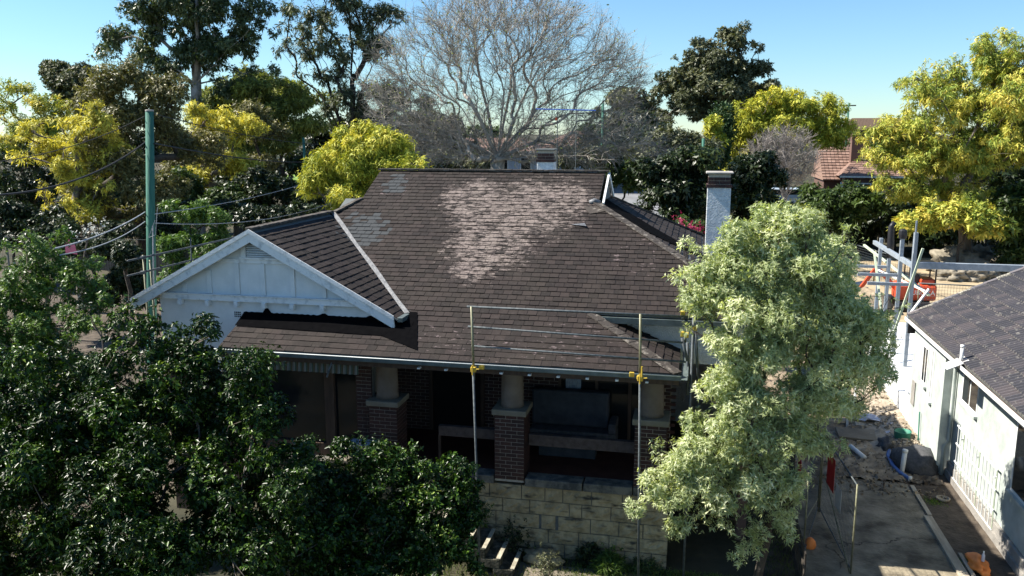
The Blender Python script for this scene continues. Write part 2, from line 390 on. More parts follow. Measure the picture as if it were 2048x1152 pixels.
M_black = mat('matte_black', (.0025, .0025, .003), (.004, .004, .0045), 8, 1, spec=.02)
M_gut = mat('green_grey_gutter', (.06, .08, .08), (.12, .145, .14), 5, .4, spec=.5)
M_lip = mat('pale_gutter_lip', (.42, .46, .45), (.55, .58, .57), 5, .4, spec=.5)
M_lead = mat('lead_flashing', (.06, .064, .07), (.16, .165, .17), 9, .5, spec=.5, bump=.3)
M_cap = mat('shingle_cap', (.05, .042, .036), (.30, .27, .23), 6, .9, bump=.6, stretch=(1, 1, 2), amt=(.52, .74))
M_ridge = mat('shingle_ridge', (.045, .038, .033), (.12, .11, .095), 6, .9, bump=.6, amt=(.45, .7))
M_stucco = mat('tan_stucco', (.14, .11, .085), (.19, .15, .12), 4, .85, bump=.3)
M_stucap = mat('pale_stucco', (.16, .14, .10), (.21, .185, .14), 4, .85, bump=.3)
M_wood = mat('brown_timber', (.045, .03, .022), (.08, .05, .035), 12, .7, stretch=(1, 1, .2))
M_rail = mat('worn_brown_rail', (.06, .042, .035), (.10, .075, .065), 9, .8, bump=.3)
M_floor = mat('red_floor', (.05, .016, .01), (.075, .028, .018), 4, .7)
M_glass = mat('dark_glass', (.010, .012, .014), rough=.06, spec=.35)
M_curt = mat('blue_grey_curtain', (.20, .24, .30), (.32, .37, .43), 10, .9)
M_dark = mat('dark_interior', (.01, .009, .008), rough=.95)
M_galv = mat('galvanised_steel', (.045, .055, .062), (.10, .115, .12), 14, .6, spec=.25)
M_galvr = mat('worn_scaffold_tube', (.12, .115, .06), (.19, .19, .12), 14, .5, spec=.5, metal=.2)
M_steel = mat('blue_grey_steel', (.20, .235, .27), (.28, .32, .36), 6, .5, spec=.5)
M_yel = mat('yellow_coupler', (.40, .27, .03), (.50, .35, .05), 12, .5)
M_pole = mat('green_treated_pole', (.03, .115, .085), (.055, .17, .125), 5, .8, bump=.5, bscale=12, stretch=(3, 3, .25))
M_cable = mat('black_cable', (.012, .012, .013), rough=.6)
M_cableg = mat('grey_cable', (.22, .24, .26), (.34, .36, .38), 8, rough=.45)
M_bark = mat('grey_brown_bark', (.09, .075, .06), (.17, .145, .12), 6, .9, bump=.8, bscale=18, stretch=(1, 1, .3))
M_barkp = mat('pale_plane_bark', (.19, .17, .14), (.48, .44, .38), 3, .85, bump=.5)
M_barkd = mat('dark_bark', (.035, .03, .024), (.075, .062, .05), 6, .9, bump=.8)
M_barkg = mat('smooth_grey_bark', (.20, .18, .16), (.38, .34, .31), 2.5, .75, bump=.3)
M_conc = mat('old_concrete', (.105, .088, .066), (.22, .19, .145), 1.1, .9, bump=.5, bscale=20, detail=10, amt=(.3, .7))
M_dirt = mat('dug_earth', (.075, .055, .04), (.36, .29, .20), 1.6, .95, bump=1., bscale=9, detail=10)
M_dirtd = mat('dark_soil', (.045, .036, .028), (.11, .088, .066), 2.5, .95, bump=1., bscale=14)
M_yard = mat('dry_yard_earth', (.26, .20, .125), (.42, .34, .22), .8, .95, bump=.6, bscale=6, detail=10)
M_lawn = mat('lawn', (.09, .16, .03), (.17, .27, .055), .9, .95, bump=.7, bscale=30)
M_road = mat('asphalt_road', (.13, .135, .14), (.21, .215, .225), .6, .85, bump=.2)
M_kerb = mat('kerb_concrete', (.24, .23, .21), (.36, .34, .31), 3, .9)
M_ground = mat('garden_ground', (.022, .024, .013), (.07, .06, .036), .6, .95, bump=1., bscale=4, detail=10)
M_rock = mat('bush_rock', (.10, .088, .066), (.30, .265, .205), 1.6, .9, bump=1., bscale=5)
M_red = mat('orange_red_paint', (.55, .07, .025), (.62, .10, .04), 5, .4)
M_redp = mat('red_sign', (.42, .03, .03), rough=.6)
M_blk = mat('black_plastic', (.015, .015, .017), rough=.45)
M_cloth = mat('charcoal_cloth', (.05, .052, .055), (.09, .09, .095), 10, .9, bump=.6)
M_blue = mat('blue_hose', (.08, .14, .32), (.12, .2, .42), 6, .5)
M_pvc = mat('white_pvc', (.60, .61, .60), (.72, .72, .70), 6, .4)
M_green = mat('green_tub', (.03, .16, .11), (.05, .22, .15), 6, .5)
M_orange = mat('orange_mesh', (.75, .20, .04), (.85, .27, .07), 9, .6)
M_moss = mat('mossy_stone', (.03, .03, .02), (.17, .15, .11), 6, .95, bump=.8, amt=(.45, .7))
M_lichen = mat('lichened_lip', (.09, .085, .08), (.34, .32, .26), 22, .9, bump=.8, amt=(.42, .6))
M_plank = mat('weathered_plank', (.27, .235, .18), (.42, .37, .29), 4, .85, bump=.4, stretch=(2, .4, 1))
M_fence = mat('dark_metal_fence', (.018, .02, .022), (.03, .032, .035), 3, .6)
M_paling = mat('dark_paling', (.03, .025, .02), (.065, .055, .045), 4, .9, bump=.5)
M_brace = mat('green_treated_timber', (.36, .42, .30), (.50, .56, .42), 5, .7)
M_nwall = mat('neighbour_render', (.32, .36, .34), (.46, .50, .47), 2.2, .8, bump=.25, bscale=50)
M_plinth = mat('grey_plinth', (.20, .19, .175), (.32, .30, .27), 3, .9, bump=.5)
M_fine = mat('concrete_slab', (.62, .63, .62), (.72, .72, .70), 2, .8)
M_greyb = mat('grey_blue_board', (.03, .035, .042), (.05, .056, .066), 4, .7)
M_pink = mat('pink_cloth', (.6, .16, .22), rough=.8)
M_carw = mat('white_car_paint', (.7, .72, .74), rough=.25, spec=.6)
M_carg = mat('grey_car_paint', (.35, .40, .46), rough=.25, spec=.6)
M_tyre = mat('tyre_rubber', (.015, .015, .015), rough=.8)
M_antb = mat('blue_aerial', (.03, .10, .40), rough=.5)
def awning_mat():
    m, t, P, N, L = nodes('striped_awning_cloth'); geo = N('ShaderNodeNewGeometry'); sp = N('ShaderNodeSeparateXYZ'); L(geo.outputs['Position'], sp.inputs[0])
    a = N('ShaderNodeMath'); a.operation = 'MULTIPLY'; L(sp.outputs[0], a.inputs[0]); a.inputs[1].default_value = 8.0
    f = N('ShaderNodeMath'); f.operation = 'FRACT'; L(a.outputs[0], f.inputs[0])
    r = N('ShaderNodeValToRGB'); r.color_ramp.interpolation = 'CONSTANT'; e = r.color_ramp.elements
    e[0].color = rgb((.08, .06, .03)); e[1].position = .45; e[1].color = rgb((.22, .21, .18))
    for p, c in ((.55, (.05, .05, .05)), (.65, (.22, .21, .18)), (.75, (.045, .07, .05))): k = e.new(p); k.color = rgb(c)
    L(f.outputs[0], r.inputs[0]); L(r.outputs[0], P.inputs['Base Color']); P.inputs['Roughness'].default_value = .9
    return m
M_awn = awning_mat()

# leaf materials
ML = {}
ML['camellia'] = leafmat('camellia_leaf', [(0, (.005, .014, .002)), (.6, (.016, .040, .004)), (.84, (.065, .13, .014)), (.95, (.25, .34, .07)), (1, (.42, .38, .10))], .36, .24, .10)  # bright stops paint sunlit leaves at random; the last tone is dead leaves
ML['pitto'] = leafmat('variegated_leaf', [(0, (.16, .20, .09)), (.35, (.31, .36, .18)), (.7, (.52, .55, .33)), (1, (.74, .74, .54))], .45, .35, .33)
ML['bright'] = leafmat('fresh_green_leaf', [(0, (.03, .065, .012)), (.6, (.09, .16, .03)), (1, (.22, .32, .07))], .42, .35, .22)
ML['jacyel'] = leafmat('yellow_jacaranda_leaf', [(0, (.10, .15, .02)), (.4, (.32, .36, .04)), (.75, (.62, .58, .07)), (1, (.85, .75, .16))], .6, .25, .24, (1.2, 1.1, .6))
ML['jacgold'] = leafmat('golden_jacaranda_leaf', [(0, (.16, .17, .045)), (.4, (.44, .43, .07)), (.8, (.76, .68, .10)), (1, (.88, .82, .2))], .6, .25, .26, (1.2, 1.1, .6))
ML['jacgrn'] = leafmat('green_jacaranda_leaf', [(0, (.055, .07, .02)), (.5, (.17, .19, .045)), (1, (.42, .40, .08))], .6, .25, .28)
ML['jacmix'] = leafmat('green_gold_jacaranda_leaf', [(0, (.09, .15, .03)), (.35, (.23, .30, .05)), (.7, (.52, .50, .09)), (1, (.85, .68, .16))], .6, .25, .26, (1.2, 1.1, .6))
ML['olive'] = leafmat('olive_leaf', [(0, (.06, .065, .022)), (.6, (.16, .15, .055)), (1, (.30, .26, .10))], .5, .35, .18)
ML['gum'] = leafmat('dark_gum_leaf', [(0, (.03, .05, .02)), (.6, (.085, .115, .045)), (1, (.26, .29, .14))], .42, .4, .16)
ML['fig'] = leafmat('grey_green_leaf', [(0, (.04, .05, .024)), (.6, (.10, .11, .052)), (1, (.21, .21, .11))], .5, .35, .14)
ML['sheoak'] = leafmat('thin_dark_leaf', [(0, (.035, .048, .022)), (1, (.19, .21, .11))], .5, .35, .16)
ML['dark'] = leafmat('dark_shrub_leaf', [(0, (.007, .015, .005)), (.7, (.024, .040, .011)), (1, (.075, .105, .03))], .42, .35, .12)
ML['mid'] = leafmat('mid_green_leaf', [(0, (.018, .036, .009)), (1, (.085, .13, .03))], .42, .35, .2)
ML['conif'] = leafmat('conifer_leaf', [(0, (.02, .05, .02)), (1, (.06, .11, .035))], .6, .3, .1)
ML['bud'] = leafmat('sparse_bud', [(0, (.13, .15, .05)), (1, (.30, .33, .11))], .6, .3, .25)
ML['pinkf'] = leafmat('pink_petal', [(0, (.22, .02, .06)), (1, (.45, .05, .14))], .6, .3, .3, (1.2, .6, .8))
ML['whitef'] = leafmat('white_petal', [(0, (.45, .47, .42)), (1, (.75, .76, .7))], .6, .3, .3, (1, 1, 1))
ML['grass'] = leafmat('grass_blade', [(0, (.06, .13, .02)), (.7, (.14, .26, .035)), (1, (.30, .30, .10))], .6, .3, .3)
ML['darkgrass'] = leafmat('weed_blade', [(0, (.04, .07, .02)), (1, (.13, .15, .05))], .6, .3, .3)

def cracked():
    m = mat('cracked_concrete', (.08, .068, .048), (.31, .265, .19), 1.4, .9, bump=.9, bscale=14, detail=14, amt=(.34, .66)); t = m.node_tree; N, L = t.nodes.new, t.links.new; P = t.nodes['Principled BSDF']
    src = P.inputs['Base Color'].links[0].from_socket; geo = N('ShaderNodeNewGeometry'); n = N('ShaderNodeTexNoise'); n.inputs['Scale'].default_value = 1.6; n.inputs['Detail'].default_value = 8; L(geo.outputs['Position'], n.inputs[0])
    v = N('ShaderNodeVectorMath'); v.operation = 'MULTIPLY_ADD'; L(n.outputs['Color'], v.inputs[0]); v.inputs[1].default_value = (.9, .9, .9); L(geo.outputs['Position'], v.inputs[2])
    vo = N('ShaderNodeTexVoronoi'); vo.feature = 'DISTANCE_TO_EDGE'; vo.inputs['Scale'].default_value = .33; L(v.outputs[0], vo.inputs[0])
    r = N('ShaderNodeValToRGB'); r.color_ramp.elements[0].position = .002; r.color_ramp.elements[1].position = .006; L(vo.outputs['Distance'], r.inputs[0])
    x = N('ShaderNodeMix'); x.data_type = 'RGBA'; mk = N('ShaderNodeMath'); mk.operation = 'MAXIMUM'; rk = N('ShaderNodeValToRGB'); rk.color_ramp.elements[0].position = .5; rk.color_ramp.elements[1].position = .56; nk = N('ShaderNodeTexNoise'); nk.inputs['Scale'].default_value = .9; L(geo.outputs['Position'], nk.inputs[0]); L(nk.outputs[0], rk.inputs[0]); L(r.outputs[0], mk.inputs[0]); L(rk.outputs[0], mk.inputs[1]); L(mk.outputs[0], x.inputs[0]); x.inputs[6].default_value = rgb((.03, .025, .02)); L(src, x.inputs[7]); L(x.outputs[2], P.inputs['Base Color'])
    return m
M_crack = cracked()
# ------------------------------------------------------------------ the land
def sheet(name, x0, x1, y0, y1, m, dz, nx=40, ny=40, poly=None, jag=0, kind='structure'):
    xs = np.linspace(x0, x1, nx); ys = np.linspace(y0, y1, ny); X, Y = np.meshgrid(xs, ys)
    Z = hz(X, Y) + dz
    if jag: Z = Z + rng.normal(size=Z.shape) * jag
    V = np.stack([X, Y, Z], -1).reshape(-1, 3); F = []
    for j in range(ny - 1):
        for i in range(nx - 1):
            c = ((xs[i] + xs[i + 1]) / 2, (ys[j] + ys[j + 1]) / 2)
            if poly is None or poly(*c): F.append((j * nx + i, j * nx + i + 1, (j + 1) * nx + i + 1, (j + 1) * nx + i))
    mb = MB(); mb.v = [tuple(map(float, p)) for p in V]; mb.f = F; mb.n = len(V)
    o = mb.build(name, m, None, smooth=True)
    if kind: o['kind'] = kind
    return o
sheet('ground', -420, 420, -20, 900, M_ground, 0, 85, 111)
sheet('bare_yard', 3.5, 34, 27, 70, M_yard, .012, 60, 60)
sheet('driveway', 2.35, 5.42, 6, 21.6, M_crack, .03, 20, 70)
sheet('soil_strip', 5.42, 6.75, 6, 24, M_dirtd, .02, 14, 90, jag=.008)
sheet('dug_earth', 1.9, 6.3, 21.6, 34, M_dirt, .05, 50, 110, jag=.03)
sheet('side_passage', 1.55, 2.3, 6, 21.6, M_dirtd, .01, 8, 60, jag=.008)
sheet('shaded_soil', -45, -12.6, 8, 44, M_dirtd, .02, 40, 40)  # dark sheet paints shade onto ground the sun still reaches
sheet('far_lawn', -62, -36, 96, 124, M_lawn, .05, 20, 20)
def inroad(x, y): return abs(x - (-6.3 + (y - 80) * -.02 - max(0, y - 92) ** 2 * .004)) < 4.6
sheet('street', -40, 6, 66, 150, M_road, .06, 70, 120, inroad)
def inverge(x, y): return -10.6 > x > -16 or (x < -6.9 and y > 93)
sheet('verge_lawn', -17, -7.4, 84, 92, M_lawn, .09, 24, 24, lambda x, y: (x + 11.5) ** 2 / 14 + (y - 88) ** 2 / 14 < 1)
# paved path at the foot of the stone wall
pt = thing('paved_path', (-2.5, 15.3, 0), 'worn concrete paving strip at the foot of the sandstone wall', 'paving')
for i in range(6):
    x = -4.1 + i * .72; b = MB().box(x, x + .70, 15.0, 15.62, -.02, .045 + rng.uniform(-.006, .006)); b.build('paving_slab', M_conc, pt, bevel=.008)

# ------------------------------------------------------------------ the bungalow
SL = .4877; PA = math.atan(SL); YG, ZG = 15.40, 4.27
YR = 22.4; ZR = ZG + SL * (YR - YG)
def zmain(y): return ZG + SL * (y - YG)
house = thing('bungalow', (-5, 19, 0), 'brick and white rendered bungalow with a flaking dark shingle roof and front gable', 'house')
E_ = .172                                   # exposure of one course up the slope
def course_piece(mb, O, U, V, Wn, v, ua, ub, th=.012, e=E_, g=.004, tilt=0):
    O, U, V, Wn = (np.array(a, float) for a in (O, U, V, Wn)); a, b = ua + g, ub - g
    vs = []
    for u, vv, w in ((a, v, 0), (b, v, 0), (b, v + e * 1.02, -.004), (a, v + e * 1.02, -.004), (a, v, th + tilt), (b, v, th - tilt), (b, v + e * 1.02, .003), (a, v + e * 1.02, .003)):
        vs.append(O + U * u + V * vv + Wn * w)
    mb.hexa(vs)
def field(parent, O, U, V, lim, vmax, single=0, w=.205, name='shingle_cladding', m=None, part='shingle', e=E_, th=.012, g=.004, curve=None, m2=None):
    """courses of pieces; lim(v)->(u0,u1) or list; the first `single` full pieces become objects of their own"""
    O, U, V = (np.array(a, float) for a in (O, U, V)); Wn = np.cross(U, V); m = m or M_sh
    vars_ = []
    for i in range(4):
        b = MB(); (curve or course_piece)(b, (0, 0, 0), (1, 0, 0), (0, 1, 0), (0, 0, 1), 0, 0, w * (1 + .02 * i), th=th * (1 + .2 * i), e=e, g=g, tilt=(i - 1.5) * .001)
        me = b.mesh(part); me.materials.append(m); me.materials.append(m2 or m); vars_.append(me)
    rest = MB(); cnt = 0; r = 0; v = 0
    Mb = Matrix(((U[0], V[0], Wn[0], 0), (U[1], V[1], Wn[1], 0), (U[2], V[2], Wn[2], 0), (0, 0, 0, 1)))
    while v < vmax:
        L_ = lim(v + e * .5); L_ = [L_] if L_ and not isinstance(L_[0], (tuple, list)) else (L_ or [])
        off = (r % 2) * w * .5 + rng.uniform(-.03, .03) * (1 if part == 'shingle' else 0)
        for a, b in L_:
            if b - a < .02: continue
            k = math.floor((a - off) / w); u = off + k * w
            while u < b:
                ww = w * (rng.uniform(.93, 1.07) if part == 'shingle' and rng.random() < .3 else 1)
                ua, ub = max(u, a), min(u + ww, b)
                if ub - ua > .02:
                    if cnt < single and ub - ua > w * .9:
                        P = O + U * ua + V * (v + rng.uniform(-.003, .003)); 
                        piece(part, vars_[int(rng.integers(4))], parent, Matrix.Translation(P) @ Mb @ Matrix.Scale((ub - ua) / w, 4, (1, 0, 0))); cnt += 1
                    else:
                        (curve or course_piece)(rest, O, U, V, Wn, v + rng.uniform(-.004, .004) * (part == 'shingle'), ua, ub, th=th + rng.uniform(0, .012) ** 1, e=e, g=g, tilt=rng.uniform(-.002, .002))
                u += ww
        v += e; r += 1
    if rest.v: rest.build(name, m, parent, kind='stuff').data.materials.append(m2 or m)
    return cnt

XR0, XR1 = -8.68, -2.40                     # ridge ends
GX, GZ, GP = -9.30, 6.66, .543              # gable ridge
YV = 16.42                                  # gable wall line
def gableY(x): return YG + (GZ - GP * abs(x - GX) - ZG) / SL
def main_lim(v):
    y = YG + v * math.cos(PA)
    # right
    if y < 16.95: xr = -.22 - (y - YG) * 1.18
    elif y < 20.98: xr = 1.70 - (y - 16.95) * (4.15 / 4.03)
    else: xr = XR1
    if y < YV: xl = -9.70 + (y - YG) * .08
    elif y < 16.75: xl = -5.92
    elif y < 20.3: xl = GX + (GZ - (ZG + SL * (y - YG))) / GP
    elif y < 20.95: xl = -9.15 + (y - 20.3) * .7
    else: xl = XR0
    return (xl, xr)
roof = MB()
def deck(P, th=.03):                        # thick sheet under the courses
    n = np.cross(np.array(P[1]) - np.array(P[0]), np.array(P[2]) - np.array(P[0])).astype(float); n /= np.linalg.norm(n); n = n if n[2] > 0 else -n
    P = [np.array(p, float) - n * .006 for p in P]; k = len(P)
    roof.add(P + [p - n * th for p in P], [tuple(range(k)), tuple(range(2 * k - 1, k - 1, -1))] + [(i, (i + 1) % k, k + (i + 1) % k, k + i) for i in range(k)])
zm = zmain
deck([(-9.7, YG, zm(YG)), (-.22, YG, zm(YG)), (-2.05, 16.95, zm(16.95)), (-5.92, 16.95, zm(16.95)), (-5.92, YV, zm(YV)), (-9.62, YV, zm(YV))])
deck([(-5.92, 16.95, zm(16.95)), (1.7, 16.95, zm(16.95)), (XR1, 20.98, zm(20.98)), (-9.15, 20.98, zm(20.98)), (-9.15, 20.28, zm(20.28))])
deck([(-9.15, 20.98, zm(20.98)), (XR1, 20.98, zm(20.98)), (XR1, YR, ZR), (XR0, YR, ZR), (XR0, 20.98, zm(20.98))])
PB = .70                                    # rear slope, steeper
YB = YR + (ZR - zm(20.98)) / PB
deck([(XR0, YR, ZR), (XR1, YR, ZR), (XR1, YB, zm(20.98)), (XR0, YB, zm(20.98))])
deck([(XR1, YB, zm(20.98)), (XR0, YB, zm(20.98)), (-12.3, YB + 2.8, 5.0), (1.7, YB + 2.8, 5.0)])
deck([(XR1, 20.98, zm(20.98)), (1.7, 16.95, zm(16.95)), (1.7, YB + 2.8, 5.02), (XR1, YB, zm(20.98))])      # right hip
deck([(GX, 16.2, GZ), (-6.0, 16.2, GZ - GP * (-6.0 - GX)), (-6.0, 16.85, GZ - GP * (-6.0 - GX)), (GX, 20.3, GZ)])
deck([(GX, 16.2, GZ), (GX, 20.3, GZ), (XR0, 20.98, zm(20.98)), (-12.22, 23, GZ - GP * (-GX * 0 + 12.22 + GX)), (-12.22, 16.2, GZ - GP * (12.22 + GX))])
VH = [(-.22, YG, ZG), (-2.02, 16.92, zm(16.92)), (-2.02, 17.35, zm(16.92)), (-.22, 17.35, ZG)]
deck(VH)
rf = roof.build('roof', M_trim, house)
V_m = (0, math.cos(PA), math.sin(PA))
field(rf, (0, YG, ZG), (1, 0, 0), V_m, main_lim, (YR - YG) / math.cos(PA) - .05, single=300)
# right hip: courses run along y
h0 = np.array((1.70, 16.95, 5.0)); aR = math.atan2(zm(20.98) - 5.0, 4.1)
def hip_lim(v):
    d = v * math.cos(aR); return (16.95 - YR + d * .983, YB + 2.8 - YR - d * (2.8 / 4.1))
field(rf, (1.70, YR, 5.0), (0, 1, 0), (-math.cos(aR), 0, math.sin(aR)), hip_lim, 4.1 / math.cos(aR), part='shingle')
# gable right and left slopes
aG = math.atan(GP)
field(rf, (-6.0, 16.2, GZ - GP * (-6.0 - GX)), (0, 1, 0), (-math.cos(aG), 0, math.sin(aG)), lambda v: (0, max(.02, gableY(-6.0 - v * math.cos(aG)) - 16.2)), 3.2 / math.cos(aG) - .05, part='shingle')
# veranda hip
aV = math.atan2(zm(16.92) - ZG, 1.80)
field(rf, (-.22, YG, ZG), (0, 1, 0), (-math.cos(aV), 0, math.sin(aV)), lambda v: (v * math.cos(aV) * .84, 1.9), 1.78 / math.cos(aV), part='shingle')
# caps
def capline(name, pts, m, w=.14, h=.05, seg=.28):
    b = MB()
    for a, c in zip(pts[:-1], pts[1:]):
        a = np.array(a, float); c = np.array(c, float); n = max(1, int(np.linalg.norm(c - a) / seg))
        for i in range(n):
            p = a + (c - a) * i / n; q = a + (c - a) * (i + 1.08) / n
            b.beam(p + np.array([0, 0, .012 + rng.uniform(-.006, .006)]), q + np.array([0, 0, .02 + rng.uniform(-.004, .004)]), w * rng.uniform(.92, 1.05), h)
    return b.build(name, m, rf, bevel=.006)
capline('ridge_cap', [(XR0 - .05, YR, ZR + .01), (XR1 + .08, YR, ZR + .01)], M_ridge, .2, .05)
capline('hip_cap', [(XR1 - .05, 20.95, zm(20.95)), (1.7, 16.97, 5.0)], M_cap, .22, .03)
capline('hip_cap', [(-2.05, 16.94, zm(16.9)), (-.24, YG, ZG + .01)], M_cap, .22, .035)
capline('hip_cap', [(-8.7, 20.98, zm(20.98)), (-9.15, 20.3, GZ + .02)], M_ridge, .16, .05)
capline('ridge_cap', [(GX, 16.2, GZ + .01), (GX, 20.3, GZ + .02)], M_ridge, .18, .05)
capline('hip_cap', [(XR1, YB, zm(20.98)), (1.7, YB + 2.8, 5.03)], M_ridge, .16, .05)
# split flashing bulge at the top of the right hip
b = MB().tube([(-2.62, 20.93, 6.99), (-2.5, 20.97, 7.02), (-2.36, 21.0, 6.99)], [.06, .085, .05], 8); b.build('lead_roll', M_lead, rf, smooth=True)
b = MB().add([(-2.75, 20.75, 6.905), (-2.3, 20.8, 6.93), (-2.15, 20.55, 6.83), (-2.55, 20.45, 6.76)], [(3, 2, 1, 0)]); b.build('torn_flashing', M_cap, rf)
b = MB().add([(-2.95, 20.0, 6.535), (-2.62, 20.05, 6.57), (-2.55, 19.85, 6.52)], [(2, 1, 0)]); b.build('torn_flashing', M_lead, rf)
# valley flashing
vb = MB(); pts = []
for x in np.linspace(GX, -6.02, 14): pts.append((x, gableY(x), GZ - GP * (x - GX)))
for i, (a, c) in enumerate(zip(pts[:-1], pts[1:])): vb.add([(a[0] + .0, a[1] + .01, a[2] + .03), (a[0] + .11 + .015 * math.sin(i), a[1] + .02, a[2] + .045), (c[0] + .11 + .015 * math.sin(i + 1), c[1] + .02, c[2] + .045), (c[0], c[1] + .01, c[2] + .03)], [(0, 1, 2, 3)])
vb.build('valley_flashing', M_lead, rf)
# black membrane strip below the gable, turned up raggedly on the wall
b = MB(); xs = np.linspace(-9.66, -5.72, 60); up = []
for i, x in enumerate(xs):
    jag = .02 + .02 * abs(math.sin(i * 1.7)) + (.10 if 8 <= i <= 9 else 0) + (.04 if i in (28, 29, 44, 45, 46) else 0)
    up.append(jag)
def zz(y, k=.03): return zm(y) + k
for i in range(59):
    x, x2 = xs[i], xs[i + 1]; y0, y02 = 16.02 - (x + 9.66) * .02, 16.02 - (x2 + 9.66) * .02
    b.add([(x, y0, zz(y0)), (x2, y02, zz(y02)), (x2, YV - .014, zz(YV)), (x, YV - .014, zz(YV))], [(0, 1, 2, 3)])
    if x < -6.05: b.add([(x, YV - .014, zz(YV)), (x2, YV - .014, zz(YV)), (x2, YV - .014, zz(YV) + up[i + 1]), (x, YV - .014, zz(YV) + up[i])], [(0, 1, 2, 3)])
b.add([(-5.73, 15.94, zz(15.94)), (-5.38, 15.6, zz(15.6)), (-5.74, 16.7, zz(16.7)), (-5.92, 16.7, zz(16.7))], [(0, 1, 2, 3)])
b.add([(-6.4, 16.0, zz(16.0)), (-5.38, 15.6, zz(15.6, .032)), (-5.73, 15.97, zz(15.97))], [(0, 1, 2)])
b.build('black_sheet', M_black, rf)
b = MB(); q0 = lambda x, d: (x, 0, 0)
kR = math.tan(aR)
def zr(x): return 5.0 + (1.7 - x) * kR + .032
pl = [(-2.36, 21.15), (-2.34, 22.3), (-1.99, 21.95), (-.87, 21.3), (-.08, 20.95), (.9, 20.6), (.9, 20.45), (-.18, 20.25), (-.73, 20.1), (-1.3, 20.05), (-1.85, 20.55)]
b.add([(x, y, zr(x)) for x, y in pl], [tuple(range(len(pl)))[::-1]]); b.build('black_sheet', M_black, rf)  # black sheet over the right hip slope, widest beside the gablet

# right gablet face and its white boards
g_ = MB(); g_.add([(XR1 + .06, 20.98, 6.9), (XR1 + .06, YB, 6.9), (XR1 + .06, YR, ZR - .03)], [(0, 1, 2)]); g_.build('gablet_face', M_trim, house)
b = MB(); b.beam((XR1 + .1, YR, ZR - .05), (XR1 + .12, YB + .12, zm(20.98) - .03), .05, .13); b.beam((XR1 + .1, YR, ZR - .05), (XR1 + .12, 20.95, zm(20.98) - .02), .05, .06); b.build('gablet_barge', M_whitew, house)

# front gable: wall, boards, battens
gw = MB(); zl = GZ - .08 - GP * (GX + 11.72)
o_ = [(-11.72, 3.4), (-9.66, 3.4), (-9.66, 4.6), (-6.05, 4.6), (-6.05, GZ - .10 - GP * (-6.05 - GX)), (GX, GZ - .08), (-11.72, zl)]
gw.add([(x, YV, z) for x, z in o_] + [(x, YV + .2, z) for x, z in o_], [(0, 1, 2, 5, 6), (2, 3, 4, 5), (13, 12, 9, 8, 7), (12, 11, 10, 9)] + [(i, i + 7, (i + 1) % 7 + 7, (i + 1) % 7) for i in range(7)])
gwall = gw.build('gable_wall', M_white, house)
MB().box(-11.70, -9.66, YV + .01, YV + .2, 0, 3.399).build('base_wall', M_wood, house)
gtop = lambda x: GZ - GP * abs(x - GX)
for sgn in (-1, 1):                         # barge boards
    x1 = GX + (3.2 if sgn > 0 else -2.98); b = MB(); a = .235
    P = [(GX, GZ - .01), (x1, gtop(x1) - .01), (x1 + sgn * .03, gtop(x1) - a - .04), (GX, GZ - a * 1.14)]
    b.add([(x, 16.19, z) for x, z in P] + [(x, 16.24, z) for x, z in P], [(0, 3, 2, 1), (4, 5, 6, 7)] + [(i, (i + 1) % 4, 4 + (i + 1) % 4, 4 + i) for i in range(4)])
    b.build('barge_board', M_whitew, house, bevel=.006)
    b = MB(); P = [(GX, GZ + .02), (x1 + sgn * .02, gtop(x1) + .02), (x1 + sgn * .02, gtop(x1) - .07), (GX, GZ - .07)]
    b.add([(x, 16.165, z) for x, z in P] + [(x, 16.188, z) for x, z in P], [(0, 3, 2, 1), (4, 5, 6, 7)] + [(i, (i + 1) % 4, 4 + (i + 1) % 4, 4 + i) for i in range(4)]); b.build('barge_capping', M_whitew, house)
    b = MB(); P = [(GX, GZ - .03), (x1, gtop(x1) - .03), (x1, gtop(x1) - .06), (GX, GZ - .06)]
    b.add([(x, 16.24, z) for x, z in P] + [(x, YV - .002, z) for x, z in P], [(0, 3, 2, 1), (4, 5, 6, 7)] + [(i, (i + 1) % 4, 4 + (i + 1) % 4, 4 + i) for i in range(4)]); b.build('soffit', M_white, house)
bz0, bz1 = 5.06, 5.21
b = MB(); b.box(-11.6, -6.75, YV - .10, YV - .002, bz0, bz1 - .02); b.box(-11.6, -6.75, YV - .13, YV - .103, bz1 - .02, bz1); b.build('gable_beam', M_whitew, gwall, bevel=.005)
b = MB(); b.box(-9.66, -8.55, YV - .07, YV - .002, 6.0, 6.045); b.build('gable_rail', M_whitew, gwall, bevel=.004)
b = MB(); b.box(-10.2, -8.25, YV - .035, YV - .002, 5.91, 5.995); b.build('gable_rail', M_whitew, gwall, bevel=.004)
for px in (370, 420, 476, 527, 586, 648):
    x = atY(px, 570, YV)[0]; top = min(5.908, gtop(x) - .30)
    MB().box(x - .055, x + .055, YV - .03, YV - .002, bz1 + .001, top).build('batten', M_white, gwall, bevel=.004)
for px in (366, 420, 477, 532, 588, 648):
    x = atY(px, 610, YV)[0]; MB().box(x - .045, x + .045, YV - .13, YV - .004, bz0 - .12, bz0 - .001).build('bracket', M_whitew, gwall, bevel=.005)
ven = MB().add([(x, y, z) for y in (YV - .03, YV - .003) for x, z in ((-9.50, 6.05), (-8.74, 6.05), (-8.74, 6.22), (-8.98, 6.35), (-9.50, 6.35))], [(4, 3, 2, 1, 0), (5, 6, 7, 8, 9)] + [(i, (i + 1) % 5, 5 + (i + 1) % 5, 5 + i) for i in range(5)]).build('louvre_vent', M_trim, gwall)
